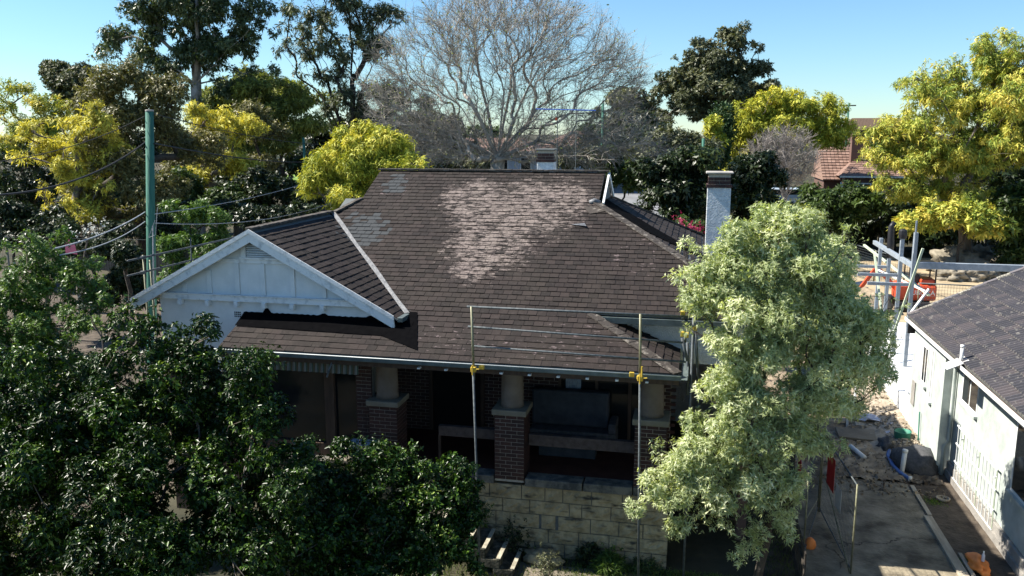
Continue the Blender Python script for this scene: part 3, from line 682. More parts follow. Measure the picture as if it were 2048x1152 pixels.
for i in range(6):
    z = 6.06 + i * .049; xr = min(-8.76, GX + (GZ - .12 - z - .05) / GP); b = MB(); b.hexa([(-9.48, YV - .075, z), (xr, YV - .075, z), (xr, YV - .035, z + .022), (-9.48, YV - .035, z + .022), (-9.48, YV - .075, z + .010), (xr, YV - .075, z + .010), (xr, YV - .035, z + .032), (-9.48, YV - .035, z + .032)])
    b.build('louvre', M_white, ven)
MB().box(-9.62, -9.51, YV - .05, YV - .002, 6.04, 6.36).build('batten', M_white, gwall)
ab = MB()
ax = atY(475, 629, YV)
for i in range(4):
    for j in range(3): ab.box(ax[0] - .07 + i * .042, ax[0] - .045 + i * .042, YV - .012, YV - .004, ax[2] - .05 + j * .045, ax[2] - .025 + j * .045)
ab.build('air_brick', M_black, gwall)
# side and rear walls, ceilings
MB().box(-11.72, -11.5, YV + .2, 25.4, 0, 4.9).build('side_wall', M_rough, house)
MB().box(-11.5, 1.3, 25.2, 25.4, 0, 4.85).build('rear_wall', M_rough, house)
MB().box(1.1, 1.3, 17.6, 25.2, 3.9, 4.9).build('side_wall', M_rough, house)
MB().box(1.1, 1.3, 17.6, 25.2, 0, 3.9).build('side_wall', M_brick2, house)
fw = MB().box(-.4, 1.3, 17.4, 17.6, 3.95, 4.92); fw.build('front_wall', M_rough, house)
MB().box(-2.4, -.4, 17.4, 17.6, 4.2, 4.92).build('front_wall', M_rough, house)
MB().box(-2.2, 1.72, 16.9, 17.0, 4.84, 4.97).build('fascia_board', M_gut, house, bevel=.004)
MB().box(-2.1, 1.72, 17.0, 17.4, 4.86, 4.88).build('soffit', M_white, house)
MB().box(1.62, 1.74, 16.9, 25.9, 4.86, 4.98).build('gutter', M_gut, house)
MB().box(-12.33, -12.22, 16.2, 23, 4.9, 5.0).build('gutter', M_gut, house)
MB().box(-6.02, -5.9, 16.22, 16.9, 4.80, 4.90).build('gutter', M_gut, house, bevel=.01)

# gutter and fascia along the veranda
g_ = MB(); Yg = YG - .10
prof = [(-.02, -.12), (0, -.12), (.0, .0), (-.012, .008), (-.024, 0), (-.02, -.11)]
for x0, x1 in ((-9.75, -.16),):
    g_.box(x0, x1, Yg - .02, Yg + .11, 4.185, 4.195); g_.box(x0, x1, Yg - .025, Yg - .012, 4.185, 4.262); g_.box(x0, x1, Yg + .1, Yg + .112, 4.14, 4.25)
g_ = g_.build('gutter', M_gut, house); MB().tube([(-9.75, Yg - .024, 4.265), (-.16, Yg - .024, 4.265)], .011, 8).build('gutter_lip', M_lip, g_, smooth=True)
g_ = MB(); g_.box(-.16, -.04, Yg - .02, 17.4, 4.185, 4.2); g_.box(-.05, -.04, Yg - .02, 17.4, 4.185, 4.262); g_.tube([(-.045, Yg, 4.265), (-.045, 17.4, 4.265)], .012, 8); g_.build('gutter', M_gut, house)
MB().box(-9.7, -.2, Yg + .115, Yg + .15, 4.05, 4.24).build('fascia_board', M_wood, house)
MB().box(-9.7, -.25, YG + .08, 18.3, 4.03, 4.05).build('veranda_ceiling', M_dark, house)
for x in np.arange(-5.3, -.4, .56): MB().box(x, x + .06, Yg + .03, Yg + .114, 4.08, 4.11).build('rafter_tip', M_pvc, house)
b = MB().box(-9.5, -.3, 15.95, 16.2, 3.98, 4.03); b.build('veranda_beam', M_wood, house)

# striped awning valance, curved hooks
aw = MB(); xs = np.linspace(-8.6, -6.62, 60)
for i in range(59):
    f = lambda x: .012 * math.sin(x * 50)
    aw.add([(xs[i], 15.5 + f(xs[i]), 3.83), (xs[i + 1], 15.5 + f(xs[i + 1]), 3.83), (xs[i + 1], 15.52, 4.06), (xs[i], 15.52, 4.06)], [(0, 1, 2, 3)])
aw.build('awning_valance', M_awn, house)
b = MB(); b.tube([(-7.15, 15.44, 4.1), (-7.2, 15.38, 3.95), (-7.25, 15.36, 3.78)], .02, 6); b.build('awning_hook', M_galv, house)

# pillars, caps and columns
bw, bh = .235, .0815
brickme = {}
def brick_me(l, d):
    k = (round(l, 3), round(d, 3))
    if k not in brickme:
        me = MB().box(0, l, 0, d, 0, .071).mesh('brick'); me.materials.append(M_brick); brickme[k] = me
    return brickme[k]
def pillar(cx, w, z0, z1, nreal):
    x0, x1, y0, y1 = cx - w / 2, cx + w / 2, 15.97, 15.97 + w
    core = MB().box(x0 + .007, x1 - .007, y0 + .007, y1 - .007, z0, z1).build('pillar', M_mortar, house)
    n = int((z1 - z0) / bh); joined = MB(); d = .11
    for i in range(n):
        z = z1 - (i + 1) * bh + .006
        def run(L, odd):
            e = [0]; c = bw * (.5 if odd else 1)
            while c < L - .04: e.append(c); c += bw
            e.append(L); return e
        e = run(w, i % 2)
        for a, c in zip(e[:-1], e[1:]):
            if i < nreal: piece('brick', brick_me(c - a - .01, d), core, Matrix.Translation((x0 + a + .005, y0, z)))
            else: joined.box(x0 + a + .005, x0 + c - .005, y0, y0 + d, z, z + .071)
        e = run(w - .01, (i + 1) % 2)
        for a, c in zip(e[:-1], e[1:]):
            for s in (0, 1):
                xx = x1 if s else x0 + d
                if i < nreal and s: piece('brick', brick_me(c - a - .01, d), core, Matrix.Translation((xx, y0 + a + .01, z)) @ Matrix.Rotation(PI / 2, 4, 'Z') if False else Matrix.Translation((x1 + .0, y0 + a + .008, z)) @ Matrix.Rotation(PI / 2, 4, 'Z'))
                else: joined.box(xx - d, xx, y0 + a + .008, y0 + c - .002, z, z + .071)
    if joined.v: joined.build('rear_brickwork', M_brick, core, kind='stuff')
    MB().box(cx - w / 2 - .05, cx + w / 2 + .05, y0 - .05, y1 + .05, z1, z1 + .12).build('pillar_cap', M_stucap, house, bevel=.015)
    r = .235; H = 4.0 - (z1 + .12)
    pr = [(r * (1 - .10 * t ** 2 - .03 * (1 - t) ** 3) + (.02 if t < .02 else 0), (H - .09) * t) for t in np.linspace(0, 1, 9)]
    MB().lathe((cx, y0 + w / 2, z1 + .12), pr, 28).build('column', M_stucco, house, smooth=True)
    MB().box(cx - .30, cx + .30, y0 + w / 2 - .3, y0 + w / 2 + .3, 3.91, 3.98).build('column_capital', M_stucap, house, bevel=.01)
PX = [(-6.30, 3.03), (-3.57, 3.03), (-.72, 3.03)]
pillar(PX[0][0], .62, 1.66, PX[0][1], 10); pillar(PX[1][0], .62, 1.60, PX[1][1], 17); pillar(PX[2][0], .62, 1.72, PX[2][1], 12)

# sandstone base wall: course by course, joints as sighted
cor = MB().box(-9.6, -.40, 16.03, 16.5, -.05, 1.50).build('foundation_wall', M_joint, house)
zx = lambda a, b_, Y=15.98: atY(940 + a / 4.965, 920 + b_ / 4.965, Y)
rows = [(1.225, 1.535, 260, [-60, 100, 192, 508, 742, 920, 1208, 1515, 1720, 1960]),
        (.925, 1.218, 430, [-60, 95, 322, 590, 985, 1110, 1400, 1700, 1960]),
        (.615, .918, 590, [-60, 100, 256, 395, 685, 'g', 703, 848, 'g', 872, 1195, 1480, 1720, 1965]),
        (.31, .608, 760, [100, 420, 775, 1078, 1380, 1660, 1965]),
        (.0, .303, 930, [300, 640, 935, 1180, 1535, 1800, 1955])]
def rock_block(name, x0, x1, y0, y1, z0, z1, m, parent, amp=.018, nn=6):
    """quarry-faced stone: the front face bulges unevenly"""
    b = MB(); nx = max(3, int((x1 - x0) / .07)); nz = 5
    V = []
    for j in range(nz + 1):
        for i in range(nx + 1):
            u, w = i / nx, j / nz; ed = min(u, 1 - u) * nx * .5; ew = min(w, 1 - w) * nz * .5; k = min(1, ed) * min(1, ew)
            V.append((x0 + (x1 - x0) * u, y0 - k * (.018 + rng.uniform(-amp, amp)), z0 + (z1 - z0) * w))
    F = [(j * (nx + 1) + i, j * (nx + 1) + i + 1, (j + 1) * (nx + 1) + i + 1, (j + 1) * (nx + 1) + i) for j in range(nz) for i in range(nx)]
    b.add(V, F); o = b.n
    b.add([(x0, y0, z0), (x1, y0, z0), (x1, y1, z0), (x0, y1, z0), (x0, y0, z1), (x1, y0, z1), (x1, y1, z1), (x0, y1, z1)], [(3, 2, 1, 0), (4, 5, 6, 7), (1, 2, 6, 5), (2, 3, 7, 6), (3, 0, 4, 7)])
    return b.build(name, m, parent)
for z0, z1, yb, js in rows:
    last = None
    for j in js:
        if j == 'g': last = None; continue
        x = zx(j, yb)[0]
        if last is not None: rock_block('sandstone_block', last + .009, x - .009, 16.0 + rng.uniform(-.008, .008), 16.2, z0 + .006, z1 - .004, M_sandf, cor)
        last = x
for xa, xb in ((-9.5, -8.6), (-8.6, -7.6), (-7.6, -6.7), (-6.7, -5.8), (-5.8, -4.95), (-4.95, -4.0)):
    for z0, z1 in ((1.225, 1.535), (.925, 1.218), (.615, .918), (.31, .608), (0, .303)): rock_block('sandstone_block', xa + .009, xb - .009, 16.0, 16.2, z0 + .006, z1 - .004, M_sandf, cor)
for xa, xb in ((-9.5, -7.6), (-7.6, -6.62), (-5.98, -5.0), (-5.0, -3.89), (-3.24, -2.05), (-2.03, -1.04), (-1.03, -.36)):
    MB().box(xa + .006, xb - .006, 15.93, 16.3, 1.545, 1.72 + rng.uniform(-.006, .006)).build('coping_stone', M_cop, cor, bevel=.012)
MB().box(-9.5, -.36, 16.3, 18.4, 1.5, 1.69).build('veranda_floor', M_floor, house)
MB().box(-.48, -.37, 16.2, 17.6, 0, 1.55).build('return_wall', M_sandf, house)
# balustrade beams between pillars
MB().box(-5.2, -3.9, 16.35, 16.47, 2.34, 2.56).build('balustrade_rail', M_rail, house, bevel=.006)
MB().box(-3.24, -1.03, 16.35, 16.47, 2.28, 2.52).build('balustrade_rail', M_rail, house, bevel=.006)
MB().box(-5.22, -5.17, 16.38, 16.43, 1.69, 2.34).build('balustrade_post', M_wood, house)
# veranda back wall with window joinery, bricks
bwl = MB().box(-9.5, -.4, 18.40, 18.6, 1.6, 4.05).build('veranda_wall', M_mortar, house)
jb = MB()
for i in range(29):
    z = 1.7 + i * .0815; x = -9.4 + (i % 2) * .12
    while x < -.5:
        inwin = (-2.9 < x + .1 < -.6 and z < 3.9) or (-6.0 < x + .1 < -4.75 and z < 3.8) or (-9.3 < x + .1 < -7.3 and 2.2 < z < 3.8)
        if not inwin: jb.box(x, x + .228, 18.39, 18.45, z, z + .071)
        x += .24
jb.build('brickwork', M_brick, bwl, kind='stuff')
wn = MB(); 
for x in (-2.95, -2.1, -1.35, -.62): wn.box(x, x + .07, 18.34, 18.42, 1.75, 3.9)
wn.box(-2.95, -.55, 18.34, 18.42, 3.86, 3.94); wn.box(-2.95, -.55, 18.345, 18.41, 3.2, 3.25)
w1 = wn.build('window', M_wood, bwl); MB().box(-2.9, -.6, 18.38, 18.395, 1.78, 3.86).build('pane', M_glass, w1)
cu = MB(); xs = np.linspace(-2.78, -2.42, 24)
for i in range(23): cu.add([(xs[i], 18.36 + .02 * math.sin(i * 1.6), 1.95), (xs[i + 1], 18.36 + .02 * math.sin((i + 1) * 1.6), 1.95), (xs[i + 1] * .96 - 2.6 * .04, 18.36, 3.8), (xs[i] * .96 - 2.6 * .04, 18.36, 3.8)], [(0, 1, 2, 3)])
cu.build('curtain', M_curt, w1)
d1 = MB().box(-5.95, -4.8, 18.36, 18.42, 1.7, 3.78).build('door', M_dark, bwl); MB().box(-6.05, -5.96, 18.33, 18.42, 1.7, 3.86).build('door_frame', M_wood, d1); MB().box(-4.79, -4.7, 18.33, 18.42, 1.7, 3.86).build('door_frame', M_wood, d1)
# sunroom bay left of the first pillar
MB().box(-6.95, -6.62, 16.15, 16.35, 1.7, 4.02).build('brick_return', M_mortar, house)
jb = MB()
for i in range(28):
    z = 1.72 + i * .0815; a = -6.96 + (0 if i % 2 else -.0)
    for x0, x1 in (((-6.96, -6.84), (-6.83, -6.61)) if i % 2 else ((-6.96, -6.73), (-6.72, -6.61))): jb.box(x0, x1, 16.14, 16.2, z, z + .071)
jb.build('brickwork', M_brick, bpy.data.objects['brick_return'], kind='stuff')
w2 = MB(); w2.box(-7.72, -7.5, 16.2, 16.35, 1.7, 4.02); w2.box(-9.4, -9.3, 16.2, 16.35, 1.7, 4.02); w2.box(-9.4, -6.95, 16.22, 16.35, 1.68, 2.0)
w2 = w2.build('window', M_wood, house); MB().box(-9.3, -6.96, 16.30, 16.31, 2.0, 4.0).build('pane', M_glass, w2)
MB().box(-7.35, -6.98, 16.34, 17.2, 2.0, 2.06).build('sill_shelf', M_wood, w2)

# chimneys
def chimney(name, cx, cy, w, z0, zr_, z1, parent, capm, label=None):
    c = MB().box(cx - w / 2, cx + w / 2, cy - w / 2, cy + w / 2, z0, zr_).build(name, M_chim, parent, bevel=.01)
    if label: c['label'] = label
    n = int((z1 - zr_) / .088); MB().box(cx - w / 2 + .02, cx + w / 2 - .02, cy - w / 2 + .02, cy + w / 2 - .02, zr_, z1).build('brick_core', M_mortar, c)
    for i in range(n):
        z = zr_ + i * .088; g = .04 if i == 0 else .0; L = w + 2 * g - .02
        k = [0, L * .5, L] if i % 2 else [0, L * .25, L * .75, L]
        for a, b in zip(k[:-1], k[1:]):
            x0 = cx - L / 2
            MB().box(x0 + a + .004, x0 + b - .004, cy - L / 2, cy - L / 2 + .1, z, z + .078).build('brick', M_brick, c)
            MB().box(cx + L / 2 - .1, cx + L / 2, cy - L / 2 + .104 + a * .0, cy - L / 2 + .11 + b * .8, z, z + .078).build('brick', M_brick, c) if a == 0 else None
            MB().box(cx - L / 2, cx - L / 2 + .1, cy - L / 2 + .104, cy + L / 2, z, z + .078).build('brick', M_brick, c) if a == 0 else None
    MB().box(cx - w / 2 - .05, cx + w / 2 + .05, cy - w / 2 - .05, cy + w / 2 + .05, z1, z1 + .05).build('chimney_cap', capm, c, bevel=.02)
    return c
cn = atY(1438, 376, 21.5); chimney('chimney', cn[0] + .01, 21.9, .57, 4.8, float(cn[2]), float(atY(1438, 348, 21.6)[2]), house, M_kerb, 'tall white roughcast chimney on the right hip')
cf = atY(1091, 330, 25); chimney('chimney', cf[0], 25.2, .50, 5.5, float(atY(1090, 324, 25)[2]), float(atY(1090, 301, 25)[2]), house, M_trim, 'short chimney behind the ridge')

# ------------------------------------------------------------------ neighbour's house on the right
nb = thing('rendered_house', (8, 20, 0), 'pale rendered house with a lichen-spotted concrete tile roof beside the driveway', 'house')
EX, EZ, NP = 6.12, 3.46, .5; aN = math.atan(NP); NY1 = 25.8
MB().box(6.60, 6.8, 4, 22.45, .42, EZ + .05).build('wall', M_nwall, nb)
MB().box(6.30, 6.8, 22.45, 25.6, .0, EZ).build('wall', M_nwall, nb)
MB().box(6.54, 6.8, 4, 22.44, -.05, .40).build('plinth', M_plinth, nb, bevel=.01)
MB().box(6.50, 6.54, 4, 22.44, -.05, .2).build('plinth', M_plinth, nb)
MB().add([(6.8, 25.4, 0), (12, 25.4, 0), (12, 25.4, 6.3), (6.8, 25.4, EZ + .25), (6.8, 25.6, 0), (12, 25.6, 0), (12, 25.6, 6.3), (6.8, 25.6, EZ + .25)], BF and [(0, 1, 2, 3), (7, 6, 5, 4), (3, 2, 6, 7)]).build('end_wall', M_nwall, nb)
nr = MB(); V_n = (math.cos(aN), 0, math.sin(aN))
nr.obox((EX, 0, EZ), (0, 1, 0), V_n, (-math.sin(aN), 0, math.cos(aN)), 12, NY1, 0, 6.6, -.06, -.02)
nr.add([(EX + 6.6 * V_n[0], 12, EZ + 6.6 * V_n[2]), (EX + 6.6 * V_n[0], NY1, EZ + 6.6 * V_n[2]), (EX + 12, NY1, EZ), (EX + 12, 12, EZ)], [(0, 1, 2, 3)])
nr = nr.build('roof', M_trim, nb)
def tile_piece(mb, O, U, V, Wn, v, ua, ub, th=.012, e=.32, g=.004, tilt=0):
    O, U, V, Wn = (np.array(a, float) for a in (O, U, V, Wn)); prof = [(0, 0), (.05, .055), (.15, .06), (.22, 0), (.50, 0), (.56, .055), (.66, .06), (.73, 0), (1, 0)]
    L = ub - ua; vs = []; n = len(prof)
    for vv, k, b in ((v, 1, .042), (v + e * 1.04, 1, .0)):
        for p, h in prof: vs.append(O + U * (ua + g + (L - 2 * g) * p) + V * vv + Wn * (h + b + tilt))
    for p, h in prof: vs.append(O + U * (ua + g + (L - 2 * g) * p) + V * v + Wn * (-.005))
    fs = [(i, i + 1, n + i + 1, n + i) for i in range(n - 1)] + [(2 * n + i, 2 * n + i + 1, i + 1, i) for i in range(n - 1)]
    mb.add(vs, fs); mb.mi += [0] * (n - 1) + [1] * (n - 1)
# U along -y so that U x V points up
field(nr, (EX, NY1, EZ), (0, -1, 0), V_n, lambda v: (0, 13.7), 6.4, single=300, w=.30, name='tile_cladding', m=M_tile, part='roof_tile', e=.32, g=.010, curve=tile_piece, m2=M_lichen)
b = MB()
for i in range(18):
    p = np.array((EX, NY1 - .02, EZ + .03)) + np.array(V_n) * i * .36; q = p + np.array(V_n) * .38; b = MB(); b.tube([p, q], [.095, .08], 8)
    b.build('verge_tile', M_lichen if i % 3 == 1 else M_tile, nr)
MB().box(EX - .08, EX + .03, 4, NY1, EZ - .10, EZ - .085).box(EX - .085, EX - .073, 4, NY1, EZ - .10, EZ + .0).build('gutter', M_pvc, nb)
MB().box(EX + .032, EX + .05, 4, NY1, EZ - .2, EZ - .02).build('fascia_board', M_wood, nb)
MB().box(EX + .05, 6.6, 4, NY1, EZ - .16, EZ - .14).build('soffit', M_white, nb)
MB().box(EX + .03, 6.9, NY1 + .001, NY1 + .05, EZ - .5, EZ - .05).build('end_fascia', M_blk, nb)
vp = atY(1928, 664, 20.6)
tx = vp[0]; tz = EZ + NP * (tx - EX); b = MB().tube([(tx, 20.6, tz - .05), (tx, 20.6, tz + .40)], .04, 12).tube([(tx, 20.6, tz + .38), (tx, 20.6, tz + .44)], .048, 12); v1 = b.build('vent_pipe', M_pvc, nb, smooth=True)
fl = MB(); O = np.array((tx, 20.6, tz + .045)); Wn = (-math.sin(aN), 0, math.cos(aN)); fl.obox(O, (0, 1, 0), V_n, Wn, -.22, .25, -.38, .14, 0, .018); fl.build('vent_flashing', M_pvc, nb)
# windows
def nwin(y0, y1, z0, z1, x=6.60, dep=.12, pan=True):
    f = MB(); t = .06
    f.box(x - .012, x + .03, y0, y1, z0 - .06, z0); f.box(x - .012, x + .03, y0, y1, z1, z1 + .05); f.box(x - .012, x + .03, y0, y0 + t, z0, z1); f.box(x - .012, x + .03, y1 - t, y1, z0, z1)
    f.box(x - .008, x + .02, (y0 + y1) / 2 - .025, (y0 + y1) / 2 + .025, z0, z1); f = f.build('window', M_white, nb)
    MB().box(x - .004, x + .0, y0 + t, y1 - t, z0, z1).build('pane', M_glass, f); MB().box(x - .08, x + .0, y0 - .06, y1 + .06, z0 - .12, z0 - .061).build('sill', M_nwall, f)
nwin(20.75, 21.95, 2.22, 3.05); nwin(16.3, 18.3, 1.45, 2.85); nwin(24.0, 24.55, 1.95, 2.9, x=6.3); nwin(23.4, 23.65, 1.7, 3.0, x=6.3)
MB().box(6.27, 6.31, 25.0, 25.35, 1.0, 1.7).build('wall_vent', M_plinth, nb)
dp = MB(); x = 6.52; dp.tube([(6.40, 22.38, EZ - .12), (6.50, 22.38, EZ - .3), (x, 22.38, 2.9), (x, 22.38, .95), (x - .1, 22.38, .80), (x - .1, 22.38, -.02)], .042, 10); dp.build('downpipe', M_nwall, nb, smooth=True)
ht = MB(); ht.tube([(6.25, 24.2, 1.1), (6.25, 24.1, .3), (6.2, 24.0, .1)], .018, 8); ht.build('hose_tap', M_green, nb)
# trellis on the wall
tr = thing('wall_trellis', (6.5, 20.2, .2), 'white lattice trellis fixed to the sunlit neighbour wall', 'trellis')
for i, y in enumerate(np.linspace(18.9, 21.7, 13)): MB().box(6.525, 6.54, y - .012, y + .012, .18, 1.6).build('upright', M_brace if i in (0, 5, 10) else M_white, tr)
for z in (.2, .66, 1.12, 1.58): MB().box(6.505, 6.523, 18.85, 21.75, z - .018, z + .018).build('crosspiece', M_white, tr)
for y in (19.1, 20.3, 21.5): MB().box(6.542, 6.6, y - .02, y + .02, 1.3, 1.34).build('wall_fixing', M_white, tr)

# ------------------------------------------------------------------ scaffold in front of the veranda
sc = thing('scaffold_rail', (-1, 14.9, 0), 'galvanised scaffold guard rail with yellow couplers in front of the veranda roof', 'scaffolding')
YS = 14.9
for px, ptop in ((943, 613), (1281, 628)):
    p = atY(px, ptop, YS); q = atY(px + (13 if px < 1000 else -4), 1000 if px < 1000 else 1148, YS); lean = q[0] - p[0]; h = p[2] - q[2]
    x1 = p[0] + lean * (p[2] / h)
    MB().tube([(p[0], YS, p[2]), (p[0] + (x1 - p[0]) * .26, YS, p[2] * .74)], .024, 10).build('standard', M_galvr, sc, smooth=True)
    MB().tube([(p[0] + (x1 - p[0]) * .22, YS - .035, p[2] * .78), (x1, YS - .03, 0)], .022, 10).build('standard', M_galv, sc, smooth=True)
    MB().box(x1 - .08, x1 + .08, YS - .11, YS + .05, 0, .012).build('base_plate', M_galv, sc)
    cx = p[0] + (x1 - p[0]) * .25; cz = atY(px + 6, 738 if px < 1000 else 756, YS)[2]
    c = MB().box(cx - .05, cx + .05, YS - .07, YS + .04, cz - .05, cz + .05).box(cx - .065, cx - .03, YS - .02, YS + .06, cz - .03, cz + .03).build('coupler', M_yel, sc, bevel=.012)
    MB().tube([(cx, YS - .1, cz + .02), (cx + .13, YS - .1, cz + .03)], .012, 6).tube([(cx, YS - .1, cz - .09), (cx, YS - .1, cz + .1)], .015, 6).build('bolt', M_yel, c)
    if px < 1000:
        MB().box(cx + .1, cx + .2, YS - .02, YS + .05, cz, cz + .08).build('coupler', M_yel, sc, bevel=.01)
    else:
        MB().box(cx - .2, cx - .11, YS - .0, YS + .06, cz, cz + .09).build('coupler', M_yel, sc, bevel=.01); MB().tube([(cx + .03, YS - .06, cz), (cx + .03, YS - .06, cz + .23)], .015, 8).build('bolt', M_yel, sc)
for (x0, y0), (x1, y1) in (((934, 613), (1392, 634)), ((936, 653), (1366, 685)), ((943, 692), (1372, 724))):
    a = atY(x0, y0, YS + .05); c = atY(x1, y1, YS + .05); MB().tube([a, c], .019, 10).build('rail', M_galv, sc, smooth=True)
sc2 = thing('scaffold_return', (0, 15.2, 0), 'short scaffold return with clamps half hidden in the pale green tree', 'scaffolding')
for pts in ([(1365, 622, 15.1), (1366, 640, 15.1)], [(1364, 676, 15.2), (1375, 722, 15.2)], [(1370, 670, 15.3), (1370, 685, 15.3)], [(1391, 665, 15.6), (1395, 735, 15.6)], [(1375, 685, 16.0), (1376, 790, 16.0)], [(1392, 664, 16.0), (1397, 800, 16.0)]):
    MB().tube([atY(*p) for p in pts], .026, 8).build('scaffold_tube', M_galv, sc2, smooth=True)
MB().tube([atY(1366, 634, 15.0), atY(1366, 634, 17.0)], .024, 8).build('scaffold_tube', M_galv, sc2)
MB().tube([(0.02, 15.6, 0), (0.02, 15.6, 5.4)], .024, 8).build('standard', M_galv, sc2, smooth=True)
for x, y in ((1366, 627), (1366, 668), (1373, 670), (1390, 656)):
    p = atY(x, y, 15.05); MB().box(p[0] - .04, p[0] + .04, p[1] - .05, p[1] + .05, p[2] - .045, p[2] + .045).build('coupler', M_yel, sc2, bevel=.01)
sc3 = thing('side_scaffold', (-12.9, 18, 0), 'scaffold rails beside the green pole left of the white gable', 'scaffolding')
for y, zA in ((522, None), (552, None), (604, None)):
    a = atX(255 if y < 600 else 255, y, -12.85); MB().tube([a, (-12.85, 23.5, a[2])], .024, 8).build('rail', M_galv, sc3, smooth=True)
for px, yt in ((286, 510), (300, 520)):
    a = atX(px, yt, -12.9 if px < 290 else -12.85); MB().tube([(a[0], a[1], 0), a], .024, 8).build('standard', M_galvr, sc3, smooth=True)
for px, y in ((286, 515), (286, 545)):
    a = atX(px, y, -12.87); MB().box(a[0] - .05, a[0] + .05, a[1] - .05, a[1] + .05, a[2] - .04, a[2] + .04).build('coupler', M_galv, sc3, bevel=.01)
MB().tube([(-12.95, 19.6, 6.0), (-12.6, 19.0, 4.2)], .018, 6).build('rail', M_galv, sc3)

# ------------------------------------------------------------------ aerial behind the ridge
an = thing('roof_aerial', (-4.2, 23, 7.2), 'thin television aerial with a long blue boom above the ridge', 'aerial')
p = atY(1115, 225, 23.3); MB().tube([(p[0], 23.3, 6.6), (p[0], 23.3, p[2] + .02)], .014, 6).build('mast', M_galv, an)
a, c = atY(1072, 218, 23.3), atY(1192, 221, 23.3); MB().tube([a, c], .016, 6).build('boom', M_antb, an)
for k in np.linspace(.1, .95, 7):
    q = a * (1 - k) + c * k; MB().tube([(q[0], q[1] - .3, q[2] + .02), (q[0], q[1] + .3, q[2] + .02)], .005, 5).build('element', M_galv, an)
MB().box(p[0] - .05, p[0] + .0, 23.22, 23.3, p[2] - .22, p[2] - .14).build('masthead_box', M_red, an)
p = atY(1153, 200, 26); MB().tube([(p[0], 26, 6.2), (p[0], 26, p[2])], .012, 6).build('mast', M_trim, an)

# ------------------------------------------------------------------ veranda contents, steps, planter
so_ = thing('veranda_sofa', (-2.6, 17.6, 1.69), 'grey sofa with a high back on the shaded veranda behind the middle pillar', 'sofa')
MB().box(-3.5, -1.55, 17.7, 18.3, 1.75, 2.15).build('seat', M_cloth, so_, bevel=.04); MB().box(-3.5, -1.75, 18.02, 18.3, 2.16, 2.98).build('backrest', M_greyb, so_, bevel=.05)
MB().box(-1.72, -1.55, 17.65, 18.3, 2.16, 2.4).build('armrest', M_cloth, so_, bevel=.03)
MB().box(-3.2, -1.95, 17.3, 17.66, 1.7, 2.1).build('front_panel', M_greyb, so_, bevel=.01)
M_sunedge = mat('sunlit_edge_paint', (.22, .20, .15), (.42, .39, .30), 8, .9, bump=.5)
st = thing('stone_steps', (-3.6, 15.5, 0), 'flight of worn stone steps climbing left along the sandstone wall', 'steps')
for i, (px, py) in enumerate(((1047, 1093), (1021, 1073), (994, 1052), (968, 1032), (943, 1013), (918, 994))):
    z = .20 + i * .19; p = atZ(px, py, z); MB().box(p[0] - .42, p[0] + .0, 14.95, 15.86, max(0, z - .19), z).build('step', M_moss, st, bevel=.015); MB().box(p[0] - .07, p[0] + .015, 14.97, 15.84, z + .001, z + .02).build('sunlit_edge', M_sunedge, st, bevel=.004)  # pale strips paint sunlight along the right edge of each tread
pl = thing('stone_plinth', (-6.9, 15.2, 0), 'flat pale capping slab poking out of the bushes below the first pillar', 'stone slab')
q = [atZ(709, 875, 2.15), atZ(752, 880, 2.15), atZ(722, 905, 2.15), atZ(690, 900, 2.15)]
cx, cy = float(np.mean([a[0] for a in q])), float(np.mean([a[1] for a in q]))
MB().box(cx - .32, cx + .25, cy - .9, cy + .55, 2.07, 2.15).build('slab', M_conc, pl, bevel=.01); MB().box(cx - .25, cx + .2, cy - .8, cy + .5, 0, 2.068).build('pier', M_sandf, pl)
bk = thing('folded_boards', (-6.7, 15.9, 2.1), 'small blue-grey stack lying on the slab against the brick pillar', 'boards')
for i in range(3): MB().box(-6.95, -6.4, 15.55, 15.9, 2.152 + i * .05, 2.197 + i * .05).build('board', M_curt, bk, bevel=.006)

# ------------------------------------------------------------------ green pole and cables
PXY = atY(299, 222, 19.6); PZ = float(PXY[2])
po = thing('utility_pole', (float(PXY[0]) + .8, 19.6, 0), 'thick green-painted wooden pole standing left of the gable', 'pole')
PB_ = atY(303, 570, 19.6); LEAN = float((PXY[0] - PB_[0]) / (PXY[2] - PB_[2])); PX0 = float(PXY[0]) - LEAN * PZ
MB().tube([(PX0 + LEAN * z, 19.6, z) for z in (0, 2, 5, PZ - .01)], [.15, .135, .118, .10], 20).build('shaft', M_pole, po, smooth=True)
MB().lathe((PXY[0], 19.6, PZ - .01), [(.106, 0), (.106, .03), (.09, .045)], 20).build('pole_cap', M_kerb, po)
MB().tube([(PX0 + .15, 19.5, 0), (PX0 + .13 + LEAN * 6.3, 19.5, 6.3)], .018, 6).build('conduit', M_cableg, po)
MB().tube([atY(315, 415, 19.5), atY(311, 470, 19.5), atY(297, 475, 19.4), atY(310, 440, 19.4)], .008, 5).build('loop_cable', M_cableg, po)
P0 = lambda y, dx=0: np.array(atY(299 + dx, y, 19.6))
def cable(label, a, b, sag, r, m, pts=18, grp=None):
    P = []
    for i in range(pts + 1):
        t = i / pts; p = a * (1 - t) + b * t; p = p.copy(); p[2] -= sag * 4 * t * (1 - t); P.append(p)
    o = MB().tube(P, r, 5).build('overhead_cable', m); tag(o, label, 'cable', 'overhead cables at the green pole'); return o
cable('thick black cable dropping left from the top of the green pole', P0(285, -9), atY(-60, 392, 13), .35, .022, M_cable)
cable('thin cable above the thick one running left through the golden foliage', P0(232, -9), atY(-80, 330, 15), .25, .010, M_cable)
cable('black cable sagging right from the green pole across the trees', P0(287, 9), atY(760, 292, 60), .8, .02, M_cable)
cable('upper thin cable running right from the green pole into the trees', P0(228, 9), atY(800, 262, 62), .9, .012, M_cable)
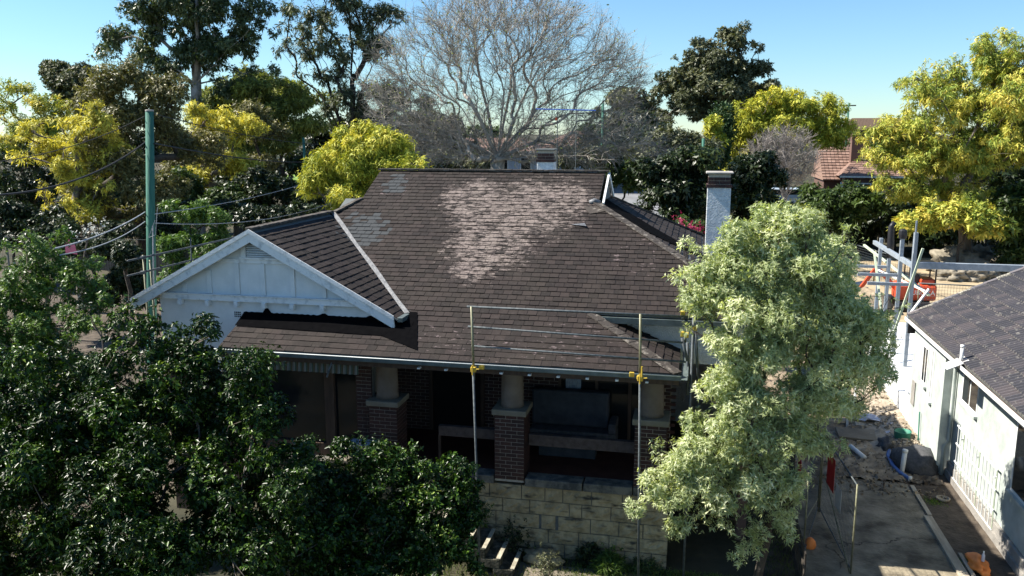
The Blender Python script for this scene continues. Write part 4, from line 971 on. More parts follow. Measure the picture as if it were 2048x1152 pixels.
cable('upper grey twin cable falling left from the green pole towards the shrubs', P0(424, -9), atY(110, 497, 13.5), .10, .016, M_cableg)
cable('lower grey cable falling left from the green pole past the pink cloth', P0(443, -9), atY(120, 510, 13.5), .14, .013, M_cableg)
cable('pale service cable rising right past the dark hedge to the yellow tree', P0(428, 10), atY(612, 366, 34), .12, .014, M_cableg)
cable('dark service cable sagging right above the dark fence to the house', P0(446, 10), atY(690, 395, 30), .35, .012, M_cableg)

# ------------------------------------------------------------------ things on the driveway
def tmesh(panel, a, b, z0, z1, nx, nz, r=.0022):
    m = MB(); a = np.array(a, float); b = np.array(b, float)
    for i in range(nx + 1): p = a + (b - a) * i / nx; m.tube([(p[0], p[1], z0), (p[0], p[1], z1)], r, 3, False)
    for i in range(nz + 1): z = z0 + (z1 - z0) * i / nz; m.tube([(a[0], a[1], z), (b[0], b[1], z)], r, 3, False)
    return m.build('mesh_infill', M_galv, panel, kind='stuff')
def tpanel(label, a, b, h=1.9, r=.018, nx=26, nz=14, brace=None, grp='temporary mesh fence panels', mr=.0022, z=0):
    p = thing('mesh_fence_panel', (float((a[0] + b[0]) / 2), float((a[1] + b[1]) / 2), z), label, 'fence panel', grp)
    for q in (a, b): MB().tube([(q[0], q[1], z), (q[0], q[1], z + h + .02)], r, 8).build('upright', M_galvr, p, smooth=True)
    MB().tube([(a[0], a[1], z + h), (b[0], b[1], z + h)], r, 8).build('top_rail', M_galv, p, smooth=True)
    MB().tube([(a[0], a[1], z + .12), (b[0], b[1], z + .12)], r * .8, 8).build('bottom_rail', M_galv, p)
    tmesh(p, a, b, z + .12, z + h, nx, nz, mr); return p
pA = tpanel('rusty mesh fence panel with red and white signs along the driveway', (3.28, 16.58), (3.05, 19.4))
MB().tube([(3.26, 16.6, .05), (3.08, 19.2, 1.05)], .016, 6).build('brace', M_galvr, pA)
for y0, y1, z0, z1, m in ((18.2, 18.85, 1.0, 1.75, M_redp), (17.55, 17.95, .85, 1.35, M_pvc)):
    x = 3.28 - (y0 - 16.58) * .08; MB().hexa([(x - .03, y0, z0), (x - .026, y0, z0), (x - .026 - .05, y1, z0), (x - .03 - .05, y1, z0), (x - .03, y0, z1), (x - .026, y0, z1), (x - .076, y1, z1), (x - .08, y1, z1)]).build('sign_board', m, pA)
pB = tpanel('mesh fence panel turned across the shaded side passage', (2.42, 17.0), (3.02, 19.45))
MB().tube([(2.44, 17.05, .9), (3.0, 19.4, .35)], .016, 6).build('brace', M_galvr, pB)
MB().box(2.45, 2.46, 18.4, 18.9, 1.0, 1.6).build('sign_board', M_redp, pB)
pf = thing('paling_fence', (2.2, 18, 0), 'low dark paling fence between the bungalow and the driveway', 'fence')
for i in range(24):
    y = 15.2 + i * .27; MB().box(2.20, 2.225, y, y + .14, 0, 1.05 + rng.uniform(-.03, .03)).build('paling', M_paling, pf)
for z in (.25, .8): MB().box(2.16, 2.199, 15.1, 21.8, z, z + .07).build('fence_rail', M_paling, pf)
bl_ = MB().lathe((2.62, 17.55, .0), [(.0, .0), (.10, .01), (.13, .08), (.11, .18), (.05, .24), (.0, .25)], 12).build('safety_helmet', M_orange, smooth=True); tag(bl_, 'orange ball-shaped helmet lying behind the near mesh panel', 'helmet')
def solo(name, mb, m, label, cat, group=None, smooth=False, bevel=0):
    o = mb.build(name, m, None, smooth=smooth, bevel=bevel); return tag(o, label, cat, group)
p = atZ(1716, 905, .1); solo('drain_pipe', MB().tube([(p[0] - .12, p[1] + .45, .10), (p[0] + .1, p[1] - .35, .10)], .065, 14), M_pvc, 'short grey-white pipe lying in the dug hole', 'pipe', smooth=True)
p = atZ(1803, 948, .03); solo('drain_pipe', MB().tube([(p[0], p[1], 0), (p[0] + .05, p[1] + .05, .62)], .06, 14).tube([(p[0] + .05, p[1] + .05, .6), (p[0] + .055, p[1] + .055, .68)], .07, 14), M_pvc, 'white pipe standing upright beside the tarped heap', 'pipe', smooth=True)
p = atZ(1820, 960, .03); solo('pipe_stub', MB().tube([(p[0], p[1], 0), (p[0], p[1], .12)], .05, 12), M_pvc, 'small white pipe end sticking out of the soil by the blue hose', 'pipe', smooth=True)
p = atZ(1800, 795, .2); solo('drain_pipe', MB().tube([(p[0] - .35, p[1] + .05, .32), (p[0] + .55, p[1] - .1, .36)], .07, 12), M_pvc, 'white pipe lying across the sunlit rubble', 'pipe', smooth=True)
p = atZ(1703, 832, .1); solo('drain_elbow', MB().tube([(p[0] + .15, p[1] + .5, 1.1), (p[0] + .15, p[1] + .5, .4), (p[0] + .05, p[1] + .3, .18), (p[0] - .15, p[1] + .1, .12)], .065, 12), M_pvc, 'white downpipe elbow beside the slatted frame', 'pipe', smooth=True)
p = atZ(1803, 890, .05); tb = thing('plastic_tub', (float(p[0]), float(p[1]), .05), 'dark green plastic tub with its handle up', 'tub')
MB().lathe((p[0], p[1], .05), [(.17, 0), (.2, .2), (.23, .4), (.235, .42), (.215, .42), (.18, .1), (.0, .08)], 20).build('bucket', M_green, tb, smooth=True)
MB().tube([(p[0] + .23 * math.cos(a), p[1], .45 + .13 * math.sin(a)) for a in np.linspace(0, PI, 9)], .008, 5).build('handle', M_blk, tb)
def lump(name, c, s, m, label, cat, seed, parent=None, sub=3, amp=.18, flat=False, freq=1.7):
    import bmesh
    bm = bmesh.new(); bmesh.ops.create_icosphere(bm, subdivisions=sub, radius=1); from mathutils import noise as nz
    for v in bm.verts:
        d = v.co.normalized(); k = 1 + amp * 2 * nz.fractal(d * freq + Vector((seed * 7.3, 0, 0)), .7, 2.1, 4)
        v.co = Vector((d.x * s[0], d.y * s[1], max(d.z, -.35) * s[2])) * k
    me = bpy.data.meshes.new(name); bm.to_mesh(me); bm.free(); me.materials.append(m)
    if not flat: me.polygons.foreach_set('use_smooth', [True] * len(me.polygons))
    o = link(name, me, parent); o.location = Vector(o.location) + Vector([float(x) for x in c])
    if label: tag(o, label, cat)
    return o
p = atZ(1835, 935, .1); lump('tarped_heap', (p[0], p[1] + .25, .12), (.55, .8, .42), M_cloth, 'heap covered by a dark tarpaulin near the neighbour wall', 'tarpaulin', 3, amp=.10)
p = atZ(1772, 895, .05); lump('crumpled_bag', (p[0], p[1], .08), (.24, .3, .22), M_cloth, 'crumpled dark rubbish bag left of the green tub', 'bag', 5, amp=.3)
for i, (px, py, w_, d_, m, lb) in enumerate(((1710, 868, 1.0, .75, M_conc, 'wide broken concrete slab across the dug end of the driveway'), (1775, 862, .6, .9, M_conc, 'broken concrete slab right of the wide one'), (1705, 842, .9, .2, M_plank, 'weathered board lying in front of the slatted frame'), (1735, 850, .7, .25, M_plank, 'second board beside the crumpled plastic'))):
    p = atZ(px, py, .1); solo('broken_slab' if i < 2 else 'loose_board', MB().hexa([(p[0] - w_ / 2, p[1] - d_ / 2, .06), (p[0] + w_ / 2, p[1] - d_ / 2 - .1, .05), (p[0] + w_ / 2 + .1, p[1] + d_ / 2, .09), (p[0] - w_ / 2, p[1] + d_ / 2, .1), (p[0] - w_ / 2, p[1] - d_ / 2, .13), (p[0] + w_ / 2, p[1] - d_ / 2 - .1, .12), (p[0] + w_ / 2 + .1, p[1] + d_ / 2, .15), (p[0] - w_ / 2, p[1] + d_ / 2, .16)]), m, lb, 'slab' if i < 2 else 'board', bevel=.008)
M_film = mat('clear_plastic_film', (.36, .36, .42), (.55, .55, .62), 6, .3, spec=.7, bump=.6, bscale=8)
for k, (px, py, sx, sy, lb) in enumerate(((1750, 842, .75, .28, 'crumpled clear plastic sheet beside the boards'), (1803, 868, .45, .8, 'plastic sheet spread towards the sunlit rubble'))):
    p = atZ(px, py, .16); n = 16; V = [(p[0] + sx * (i / (n - 1) - .5) * 2 + rng.normal() * .02, p[1] + sy * (j / (n - 1) - .5) * 2 + rng.normal() * .02 - .3 * (i / (n - 1)) * k, .2 + abs(rng.normal()) * .025 + (.05 if 4 < i < 9 else 0)) for j in range(n) for i in range(n)]
    solo('plastic_sheet', MB().add(V, [(j * n + i, j * n + i + 1, (j + 1) * n + i + 1, (j + 1) * n + i) for j in range(n - 1) for i in range(n - 1) if (i - 7.5) ** 2 + (j - 7.5) ** 2 < 60]), M_film, lb, 'plastic sheet')
pts = [atZ(x, y, .07) for x, y in ((1780, 895), (1776, 910), (1785, 930), (1800, 945), (1818, 957))]
solo('blue_hose', MB().tube(pts, .05, 10), M_blue, 'thick blue hose curving over the dug soil', 'hose', smooth=True)
kb = thing('timber_edging', (5.45, 18.5, 0), 'pale timber edging boards between the concrete driveway and the soil', 'edging')
MB().hexa([(5.36, 14.5, .0), (5.56, 14.5, .0), (5.52, 19.6, .0), (5.34, 19.6, .0), (5.36, 14.5, .09), (5.56, 14.5, .09), (5.52, 19.6, .09), (5.34, 19.6, .09)]).build('edging_board', M_plank, kb, bevel=.008)
MB().box(5.60, 5.68, 14.5, 17.9, .0, .07).build('edging_board', M_plank, kb, bevel=.006); MB().box(5.45, 5.55, 19.7, 21.4, .0, .07).build('edging_board', M_plank, kb, bevel=.006)
p = atZ(1886, 998, .04); solo('drain_ring', MB().lathe((p[0], p[1], .02), [(.14, 0), (.16, .05), (.13, .06), (.115, .02), (.0, .01)], 22), M_plank, 'round pale drain ring set in the dark soil strip', 'drain', smooth=True)
p = atZ(1965, 1130, .05); ob = lump('orange_mesh_bag', (p[0] - .12, p[1] - .1, .10), (.17, .36, .15), M_orange, 'bundle of orange safety mesh at the foot of the neighbour wall', 'safety mesh', 9, amp=.22)
p = atZ(1966, 1120, .25); bo = thing('water_bottle', (float(p[0]), float(p[1]), .24), 'clear plastic bottle standing on the orange mesh bundle', 'bottle')
MB().lathe((p[0], p[1], .22), [(.03, 0), (.033, .02), (.033, .13), (.014, .18), (.014, .2)], 12).build('body', M_film, bo, smooth=True); MB().lathe((p[0], p[1], .42), [(.016, .0), (.016, .02)], 10).build('cap', M_pvc, bo)
M_rub = mat('rubble', (.22, .175, .125), (.40, .345, .27), 3, .95, bump=.8)
rb = MB()
for i in range(900):
    x = rng.uniform(4.7, 6.25); y = rng.uniform(23.5, 31) ; s = rng.uniform(.02, .09) * (1 + (rng.random() < .06)); t = x - 4.7; z = .05 + .28 * sstep(4.6, 6.3, x)
    if y < 25.5 and x < 5.5: continue
    q = rng.normal(size=(8, 3)) * s * .25; c = np.array([(a, b_, c_) for c_ in (-1, 1) for a, b_ in ((-1, -1), (1, -1), (1, 1), (-1, 1))]) * s * .5 * rng.uniform(.6, 1.2, 3) + q
    th = rng.uniform(0, PI); cc = c.copy(); cc[:, 0] = c[:, 0] * math.cos(th) - c[:, 1] * math.sin(th); cc[:, 1] = c[:, 0] * math.sin(th) + c[:, 1] * math.cos(th)
    rb.hexa(cc + np.array([x, y, z]))
o = rb.build('rubble', M_rub); o['kind'] = 'stuff'; o['label'] = 'broken sandy rubble along the neighbour wall'
cl2 = MB()
for i in range(900):
    x = rng.uniform(2.0, 6.2); y = 20.6 + abs(rng.normal()) * 3.2; s_ = rng.uniform(.012, .05) * (1 + 1.2 * (rng.random() < .08))
    if y > 33 or (x > 5.0 and y > 23.4): continue
    c = np.array([(a, b_, c_) for c_ in (-1, 1) for a, b_ in ((-1, -1), (1, -1), (1, 1), (-1, 1))]) * s_ * .5 * rng.uniform(.6, 1.3, 3) + rng.normal(size=(8, 3)) * s_ * .13
    th = rng.uniform(0, PI); R2 = np.array([[math.cos(th), -math.sin(th), 0], [math.sin(th), math.cos(th), 0], [0, 0, 1]]); cl2.hexa(c @ R2.T + np.array([x, y, .05 + s_ * .2]))
o = cl2.build('earth_clods', M_dirt); o['kind'] = 'stuff'; o['label'] = 'loose earth clods and stones strewn over the dug end of the driveway'
n = 50; V = []
for j in range(n):
    for i in range(20):
        x = 4.5 + 1.85 * i / 19; y = 23.2 + 8.5 * j / (n - 1); V.append((x, y, .02 + .32 * float(sstep(4.6, 6.3, x)) * float(sstep(23.2, 24.5, y)) + rng.normal() * .03))
o = MB().add(V, [(j * 20 + i, j * 20 + i + 1, (j + 1) * 20 + i + 1, (j + 1) * 20 + i) for j in range(n - 1) for i in range(19)]).build('rubble_bank', M_rub, smooth=True); o['kind'] = 'structure'
sf = thing('slatted_frame', (4.3, 25.8, 0), 'dark slatted timber frame leaning beside the bungalow behind the pale tree', 'timber frame')
ra, rb_ = atZ(1694, 850, .05), None
for i in range(17):
    z = .1 + i * .17; y = float(ra[1]) + i * .075; MB().box(float(ra[0]) - 1.0, float(ra[0]) - .06, y, y + .05, z, z + .07).build('slat', M_plank if i < 5 else M_wood, sf)
MB().beam((ra[0], ra[1] - .05, 0), (ra[0] - .0, ra[1] + 1.35, 3.0), .07, .05).build('side_rail', M_steel, sf)

# ------------------------------------------------------------------ steel frame under construction behind the neighbour
sfm = thing('steel_frame', (8, 36, 0), 'grey-blue steel posts and beams of an unfinished extension', 'steel frame')
posts = [(7.85, 32.96, 5.15), (7.84, 34.91, 4.75), (7.95, 37.42, 3.65), (8.15, 40.21, 4.1)]
for x, y, h in posts: MB().box(x - .07, x + .07, y - .07, y + .07, .0, h).build('post', M_steel, sfm, bevel=.01)
MB().box(7.78, 7.83, 32.8, 32.86, 4.4, 5.6).build('post', M_steel, sfm)
MB().box(7.95, 15.5, 32.87, 33.05, 3.83, 4.07).build('beam', M_steel, sfm, bevel=.01)
for (x0, yy, z) in ((7.76, 32.96, 3.22), (7.75, 34.91, 3.25), (7.86, 37.42, 3.2)): MB().box(x0 - 1.45, x0, yy - .05, yy + .05, z - .06, z + .06).build('beam', M_steel, sfm, bevel=.008)
MB().box(7.78, 7.92, 33.06, 40.1, 3.83, 4.0).build('beam', M_steel, sfm, bevel=.008)
def pbeam(a, b, w, m, name='brace'): MB().beam(atY(*a), atY(*b), w).build(name, m, sfm)
pbeam((1846, 497, 31.5), (1774, 706, 31.8), .075, M_brace); pbeam((1749, 508, 36), (1771, 692, 33.5), .07, M_brace); pbeam((1728, 490, 43), (1858, 590, 36), .09, M_brace); pbeam((1757, 540, 38), (1850, 582, 34), .06, M_pvc)
wr = MB().tube([(7.95, 37.42, 3.6), (7.96, 37.42, 4.2), (7.93, 37.42, 4.9), (8.05, 37.42, 5.1)], [.13, .14, .12, .1], 8).build('plastic_wrap', M_blk, sfm, smooth=True)
MB().lathe((7.84, 34.91, 4.7), [(.14, 0), (.16, .15), (.15, .3), (.08, .36)], 9).build('plastic_wrap', M_blk, sfm)
sl_ = MB().box(6.9, 15, 29.2, 41, -.02, .10).build('concrete_slab', M_fine); tag(sl_, 'bright new concrete slab under the steel posts', 'slab')
lw = MB().box(6.32, 6.55, 25.62, 29.1, 0, .85).build('low_wall', M_fine); tag(lw, 'low white wall running on from the rendered house', 'wall')
bd = MB().beam(atY(1822, 625, 29), atY(1858, 578, 29), .16, .04).build('loose_timber', M_pvc); tag(bd, 'white board leaning over the neighbour roof corner', 'board')

# excavator
ex = thing('mini_excavator', (9.9, 45, 0), 'small orange-red excavator behind the steel posts', 'excavator')
pe = atY(1828, 605, 45); X0 = float(pe[0])
def exb(name, x0, x1, y0, y1, z0, z1, m, bv=.05): return MB().box(X0 + x0, X0 + x1, y0, y1, z0, z1).build(name, m, ex, bevel=bv)
exb('body', -1.0, .85, 44.3, 45.6, .55, 1.35, M_red, .12); exb('track', -1.1, .95, 43.9, 44.3, .0, .5, M_blk, .15); exb('track', -1.1, .95, 45.7, 46.1, .0, .5, M_blk, .15)
exb('seat', -.3, .1, 44.7, 45.2, 1.36, 1.8, M_blk); exb('engine_cover', .1, .8, 44.4, 45.5, 1.36, 1.62, M_red, .1)
for x in (-.45, .75):
    for y in (44.4, 45.5): exb('canopy_post', x - .03, x + .03, y - .03, y + .03, 1.36, 2.35, M_blk, 0)
exb('canopy', -.55, .85, 44.3, 45.6, 2.35, 2.43, M_blk, .03)
MB().beam((X0 - .9, 44.9, 1.0), (X0 - 1.9, 44.9, 2.1), .22).build('boom', M_red, ex, bevel=.02); MB().beam((X0 - 1.9, 44.9, 2.1), (X0 - 2.6, 44.9, 1.0), .18).build('dipper_arm', M_red, ex, bevel=.02)
MB().hexa([(X0 - 2.9, 44.6, .5), (X0 - 2.4, 44.6, .5), (X0 - 2.4, 45.2, .5), (X0 - 2.9, 45.2, .5), (X0 - 2.85, 44.6, 1.05), (X0 - 2.3, 44.6, .95), (X0 - 2.3, 45.2, .95), (X0 - 2.85, 45.2, 1.05)]).build('bucket', M_trim, ex)
tc = bpy.data.curves.new('lettering', 'FONT'); tc.body = 'KUBOTA'; tc.size = .33; tc.extrude = .004; tc.align_x = 'CENTER'
to = bpy.data.objects.new('tmp_text', tc); COL.objects.link(to); dg = bpy.context.evaluated_depsgraph_get(); me = bpy.data.meshes.new_from_object(to.evaluated_get(dg)); bpy.data.objects.remove(to)
me.name = 'lettering'; me.materials.clear(); me.materials.append(M_pvc)
for v in me.vertices: v.co = Vector((X0 + .1 + v.co.x, 44.29 - v.co.z, .85 + v.co.y))
link('lettering', me, ex)
lump('soil_heap', (8.6, 44, .1), (1.1, 1.3, 1.0), M_dirt, 'tan soil heap between the steel posts and the excavator', 'soil heap', 12, amp=.15)
lump('soil_heap', (6.3, 38, .05), (1.2, 1.7, .7), M_dirt, 'lower soil heap left of the steel posts', 'soil heap', 13, amp=.2)
lump('plastic_heap', (7.7, 48, .1), (1.4, 1.0, .8), M_film, 'crumpled grey plastic heap behind the steel posts', 'plastic heap', 15, amp=.3)
lump('orange_barrel_bag', (6.7, 43, .3), (.35, .35, .4), M_orange, 'small orange bag beside the plastic heap', 'bag', 16, amp=.15)
lump('dark_heap', (5.2, 42, .1), (1.2, 1.2, .8), M_cloth, 'dark sheeted heap behind the pale tree', 'heap', 17, amp=.25)
# far temporary fence
tpanel('far mesh fence panel beside the shrubs, leftmost of the yard row', (8.0, 61), (9.3, 56.8), 1.95, .03, 20, 12, mr=.007)
tpanel('far mesh fence panel behind the tallest steel posts', (9.3, 56.6), (10.4, 52.6), 1.95, .03, 20, 12, mr=.007)
tpanel('far mesh fence panel reaching toward the excavator', (10.4, 52.4), (11.6, 48.6), 1.95, .03, 20, 12, mr=.007)
tpanel('mesh fence panel in front of the dry yard, next to the tiled roof', (10.2, 41.5), (12.6, 41.2), 1.9, .028, 20, 12, mr=.006)
tpanel('small tilted mesh panel end above the tiled roof', (12.6, 41), (13.1, 38.5), 1.9, .028, 14, 12, mr=.006)

# rocks in the dry yard
for i, (px, py, s, lb) in enumerate(((1912, 530, (1.5, 1.1, 1.0), 'largest pale bush rock at the back of the yard pile'), (1950, 520, (1.3, 1.0, .9), 'broad bush rock at the top of the yard pile'), (1905, 548, (.9, .8, .6), 'low dark rock at the left foot of the yard pile'),
     (1938, 552, (1.1, .8, .6), 'flat rock at the front of the yard pile'), (1968, 545, (.8, .7, .6), 'pale rounded rock at the right foot of the yard pile'), (1985, 528, (.9, .7, .6), 'small rock at the right end of the yard pile'))):
    p = atZ(px, min(py + 12, 560), 0); lump('bush_rock', (p[0], p[1], s[2] * .4), s, M_rock, lb, 'rock', 20 + i, amp=.22, freq=2.2, sub=4)['group'] = 'bush rocks in the dry yard'
# dark fences
def fence(label, a, b, h, m, n, part='fence_panel', gap=.0, nm='boundary_fence', zr=None):
    a = np.array(a, float); b = np.array(b, float); t = thing(nm, (float(a[0]), float(a[1]), 0), label, 'fence')
    for i in range(n):
        p = a + (b - a) * (i + gap / 2) / n; q = a + (b - a) * (i + 1 - gap / 2) / n; z = float(hz(p[0], p[1])); hh = h + rng.uniform(-.02, .02) * (gap > 0)
        mb = MB().beam((p[0], p[1], z + hh / 2), (q[0], q[1], z + hh / 2), .03, hh); mb.build(part, m, t)
    return t
fence('dark ribbed metal fence behind the left shrubs', (-39, 46), (-27, 44.5), 2.0, M_fence, 60, gap=.12)
fa, fb = atY(468, 458, 56), atY(660, 402, 78)
ft = thing('boundary_fence', (float(fa[0]), 56, 0), 'dark fence running from the left shrubs to the yellow tree', 'fence')
for i in range(40):
    p = fa + (fb - fa) * (i + .05) / 40; q = fa + (fb - fa) * (i + .95) / 40; MB().beam((p[0], p[1], p[2] - 1.4), (q[0], q[1], q[2] - 1.4), .04, 2.8).build('fence_panel', M_fence, ft)
fence('dark paling fence at the back of the dry yard', (3, 71), (34, 71), 1.9, M_paling, 120, part='paling', gap=.25)
fence('brown low fence behind the green feathery tree', (-34, 74), (-18, 74), 1.2, M_brick2, 12, part='fence_panel')

# ------------------------------------------------------------------ houses further away
def hip_house(label, cx, cy, w, d, z0, h, rh, wallm, roofm, ridge=.4, nwin_=3, name='hipped_house'):
    t = thing(name, (cx, cy, z0), label, 'house')
    wl = MB().box(cx - w / 2, cx + w / 2, cy - d / 2, cy + d / 2, z0 - 2, z0 + h).build('wall', wallm, t)
    e = .5; x0, x1, y0, y1 = cx - w / 2 - e, cx + w / 2 + e, cy - d / 2 - e, cy + d / 2 + e; r = w * ridge / 2
    r_ = MB(); z = z0 + h
    r_.add([(x0, y0, z), (x1, y0, z), (x1, y1, z), (x0, y1, z), (cx - r, cy, z + rh), (cx + r, cy, z + rh)], [(3, 2, 1, 0), (0, 1, 5, 4), (1, 2, 5), (2, 3, 4, 5), (3, 0, 4)])
    ro = r_.build('roof', roofm, t)
    n = int(math.hypot(d / 2 + e, rh) / .45); c = MB()                # tile courses on the face towards us and both ends
    for i in range(n):
        f0, f1 = i / n, (i + 1) / n
        def pt(f, s): return ((x0 if s < 0 else x1) * (1 - f) + (cx + s * r) * f, y0 * (1 - f) + cy * f, z + rh * f)
        A, B_, C_, D_ = pt(f0, -1), pt(f0, 1), pt(f1, 1), pt(f1, -1); up = .06
        m_ = max(4, int((B_[0] - A[0]) / .5))
        for k in range(m_):
            a, b = k / m_, (k + .94) / m_
            q = lambda P, Q, s, dz: (P[0] + (Q[0] - P[0]) * s, P[1] + (Q[1] - P[1]) * s - .0, P[2] + (Q[2] - P[2]) * s + dz)
            c.add([q(A, B_, a, up), q(A, B_, b, up), q(D_, C_, b, .015), q(D_, C_, a, .015), q(A, B_, a, 0), q(A, B_, b, 0)], [(0, 1, 2, 3), (4, 5, 1, 0)])
    c.build('tile_cladding', roofm, ro, kind='stuff')
    for i in range(nwin_):
        x = cx - w / 2 + w * (i + .5) / nwin_; f = MB().box(x - .6, x + .6, cy - d / 2 - .04, cy - d / 2 - .0, z0 + h - 2.0, z0 + h - .6).build('window', M_white, wl); MB().box(x - .5, x + .5, cy - d / 2 - .055, cy - d / 2 - .041, z0 + h - 1.9, z0 + h - .7).build('pane', M_glass, f)
    MB().box(x0, x1, y0 - .05, y0, z - .12, z + .02).build('gutter', M_pvc, t)
    return t
M_bwall = mat('blue_grey_render', (.30, .34, .40), (.42, .46, .52), 1, .8)
def hh(lbl, pxl, pxr, py_e, py_r, Y, d, wallm, roofm, ridge, nw, name='hipped_house'):
    a = atY(pxl, py_e, Y); b = atY(pxr, py_e, Y); zr = atY((pxl + pxr) / 2, py_r, Y + d / 2)[2]; h = 3.2
    return hip_house(lbl, float(a[0] + b[0]) / 2, Y + d / 2, float(b[0] - a[0]), d, float(a[2]) - h, h, float(zr - a[2]), wallm, roofm, ridge, nw, name)
hh('pale blue house with a brown tiled roof behind the bare plane tree', 848, 1075, 302, 276, 88, 9, M_bwall, M_terra, .6, 5)
hh('house with a reddish peaked roof seen through the right side of the bare tree', 1065, 1215, 306, 262, 96, 9, M_bwall, M_terra, .1, 3)
hh('brown roofed house far behind between the two yellow trees', 1700, 1850, 262, 236, 150, 12, M_brick2, mat('brown_roof', (.11, .075, .05), (.15, .10, .07)), .8, 3)
bh_ = hh('brick house with a terracotta roof left of the big yellow tree', 1690, 1850, 352, 312, 80, 9, M_brick2, M_terra, .5, 2, 'brick_cottage')
gr = atY(1642, 352, 84); g2 = MB(); xa, xb = float(atY(1642, 300, 84)[0]), float(atY(1705, 300, 84)[0]); ze, zt = float(atY(1670, 360, 82)[2]), float(atY(1670, 294, 86)[2])
g2.add([(xa, 81.5, ze), (xb + 2, 81.5, ze), (xb + 2, 86, zt), (xa, 86, zt), (xa, 90, ze), (xb + 2, 90, ze)], [(0, 1, 2, 3), (3, 2, 5, 4), (0, 3, 4)]); wg = g2.build('roof', M_terra, bh_)
c = MB()
for i in range(12):
    for k in range(14):
        f0, f1 = i / 12, (i + 1) / 12; x0, x1 = xa + (xb + 2 - xa) * k / 14, xa + (xb + 2 - xa) * (k + .85) / 14
        c.add([(x0, 81.5 + 4.5 * f0, ze + (zt - ze) * f0 + .10), (x1, 81.5 + 4.5 * f0, ze + (zt - ze) * f0 + .10), (x1, 81.5 + 4.5 * f1, ze + (zt - ze) * f1 + .02), (x0, 81.5 + 4.5 * f1, ze + (zt - ze) * f1 + .02), (x0, 81.5 + 4.5 * f0, ze + (zt - ze) * f0), (x1, 81.5 + 4.5 * f0, ze + (zt - ze) * f0)], [(0, 1, 2, 3), (4, 5, 1, 0)])
c.build('tile_cladding', M_terra, wg, kind='stuff')
MB().box(xa + .2, xb + 2, 82.3, 89, float(hz(20, 85)) - 1, ze - .05).build('wall', M_brick2, bh_)
MB().tube([(float(atY(1683, 355, 80)[0]), 80.0, ze - .1), (float(atY(1686, 360, 79.8)[0]), 79.8, ze - .6), (float(atY(1686, 390, 79.8)[0]), 79.8, 2.2)], .09, 8).build('downpipe', M_pvc, bh_, smooth=True)
ca, cb = atY(1703, 300, 83), atY(1728, 300, 83); zc0, zc1 = 5.0, float(atY(1715, 264, 83)[2])
ch = MB().box(ca[0], cb[0], 83, 84, zc0, zc1).build('chimney', M_brick2, bh_); MB().box(ca[0] - .1, cb[0] + .1, 82.9, 84.1, zc1, zc1 + .2).build('chimney_crown', M_wood, ch)
for i in range(4): MB().box(ca[0] + .1 + i * .32, ca[0] + .25 + i * .32, 82.88, 82.92, zc1 - .35, zc1 - .12).build('corbel', M_wood, ch)
# low pieces on the left: garden wall, pink cloth on a line
gwl = MB().box(-50, -44, 62, 62.3, 0, 2.6).build('garden_wall', M_brick2); tag(gwl, 'brown garden wall under the golden tree on the far left', 'wall')
pk = MB(); p = atY(141, 494, 24)
pk.add([(p[0] - .2, 24, p[2] + .22), (p[0] + .15, 24, p[2] + .25), (p[0] + .2, 24.05, p[2] - .25), (p[0] - .22, 24.02, p[2] - .2)], [(0, 1, 2, 3)]); o = pk.build('hanging_cloth', M_pink); so2 = o.modifiers.new('thick', 'SOLIDIFY'); so2.thickness = .01; tag(o, 'pink cloth hanging on a line behind the left shrubs', 'cloth')
cl_ = MB().tube([(p[0] - 2.5, 24, p[2] + .27), (p[0] + 3.5, 24.2, p[2] + .3)], .004, 5).tube([(p[0] - 2.5, 24, 0), (p[0] - 2.5, 24, p[2] + .3)], .03, 6).tube([(p[0] + 3.5, 24.2, 0), (p[0] + 3.5, 24.2, p[2] + .33)], .03, 6).build('clothes_line', M_trim); tag(cl_, 'clothes line with two posts behind the left shrubs', 'clothes line')
# parked vehicles
def car(label, px, py, Y, m, wg=False, rot=0):
    p = atY(px, py, Y); z = float(p[2]) - .7; t = thing('parked_car', (float(p[0]), Y, z), label, 'car', 'cars parked in the distance'); x, y = float(p[0]), Y
    prof = [(-2.2, .35), (-2.25, .75), (-2.1, .95), (-1.2, 1.02), (-.7, 1.5), (1.3, 1.52), (1.95, 1.0), (2.2, .9), (2.22, .35)]
    b = MB(); n = len(prof); b.add([(x + a, y - .85, z + c) for a, c in prof] + [(x + a, y + .85, z + c) for a, c in prof], [tuple(range(n))[::-1], tuple(range(n, 2 * n))] + [(i, (i + 1) % n, n + (i + 1) % n, n + i) for i in range(n)]); b.build('body', m, t, bevel=.06)
    MB().add([(x - 1.05, y - .86, z + 1.04), (x + 1.75, y - .86, z + 1.04), (x + 1.2, y - .86, z + 1.42), (x - .65, y - .86, z + 1.42)], [(0, 1, 2, 3)]).build('side_window', M_glass, t)
    MB().add([(x - 1.22, y - .7, z + 1.04), (x - .74, y - .7, z + 1.45), (x - .74, y + .7, z + 1.45), (x - 1.22, y + .7, z + 1.04)], [(0, 1, 2, 3)]).build('windscreen', M_glass, t)
    for a in (-1.4, 1.4):
        for s in (-.87, .7): MB().tube([(x + a, y + s, z + .33), (x + a, y + s + .18, z + .33)], .33, 14).build('wheel', M_tyre, t)
car('small white car parked far up the street', 1294, 325, 150, M_carw); car('grey-blue car behind the bare crepe myrtle', 1562, 396, 72, M_carg)
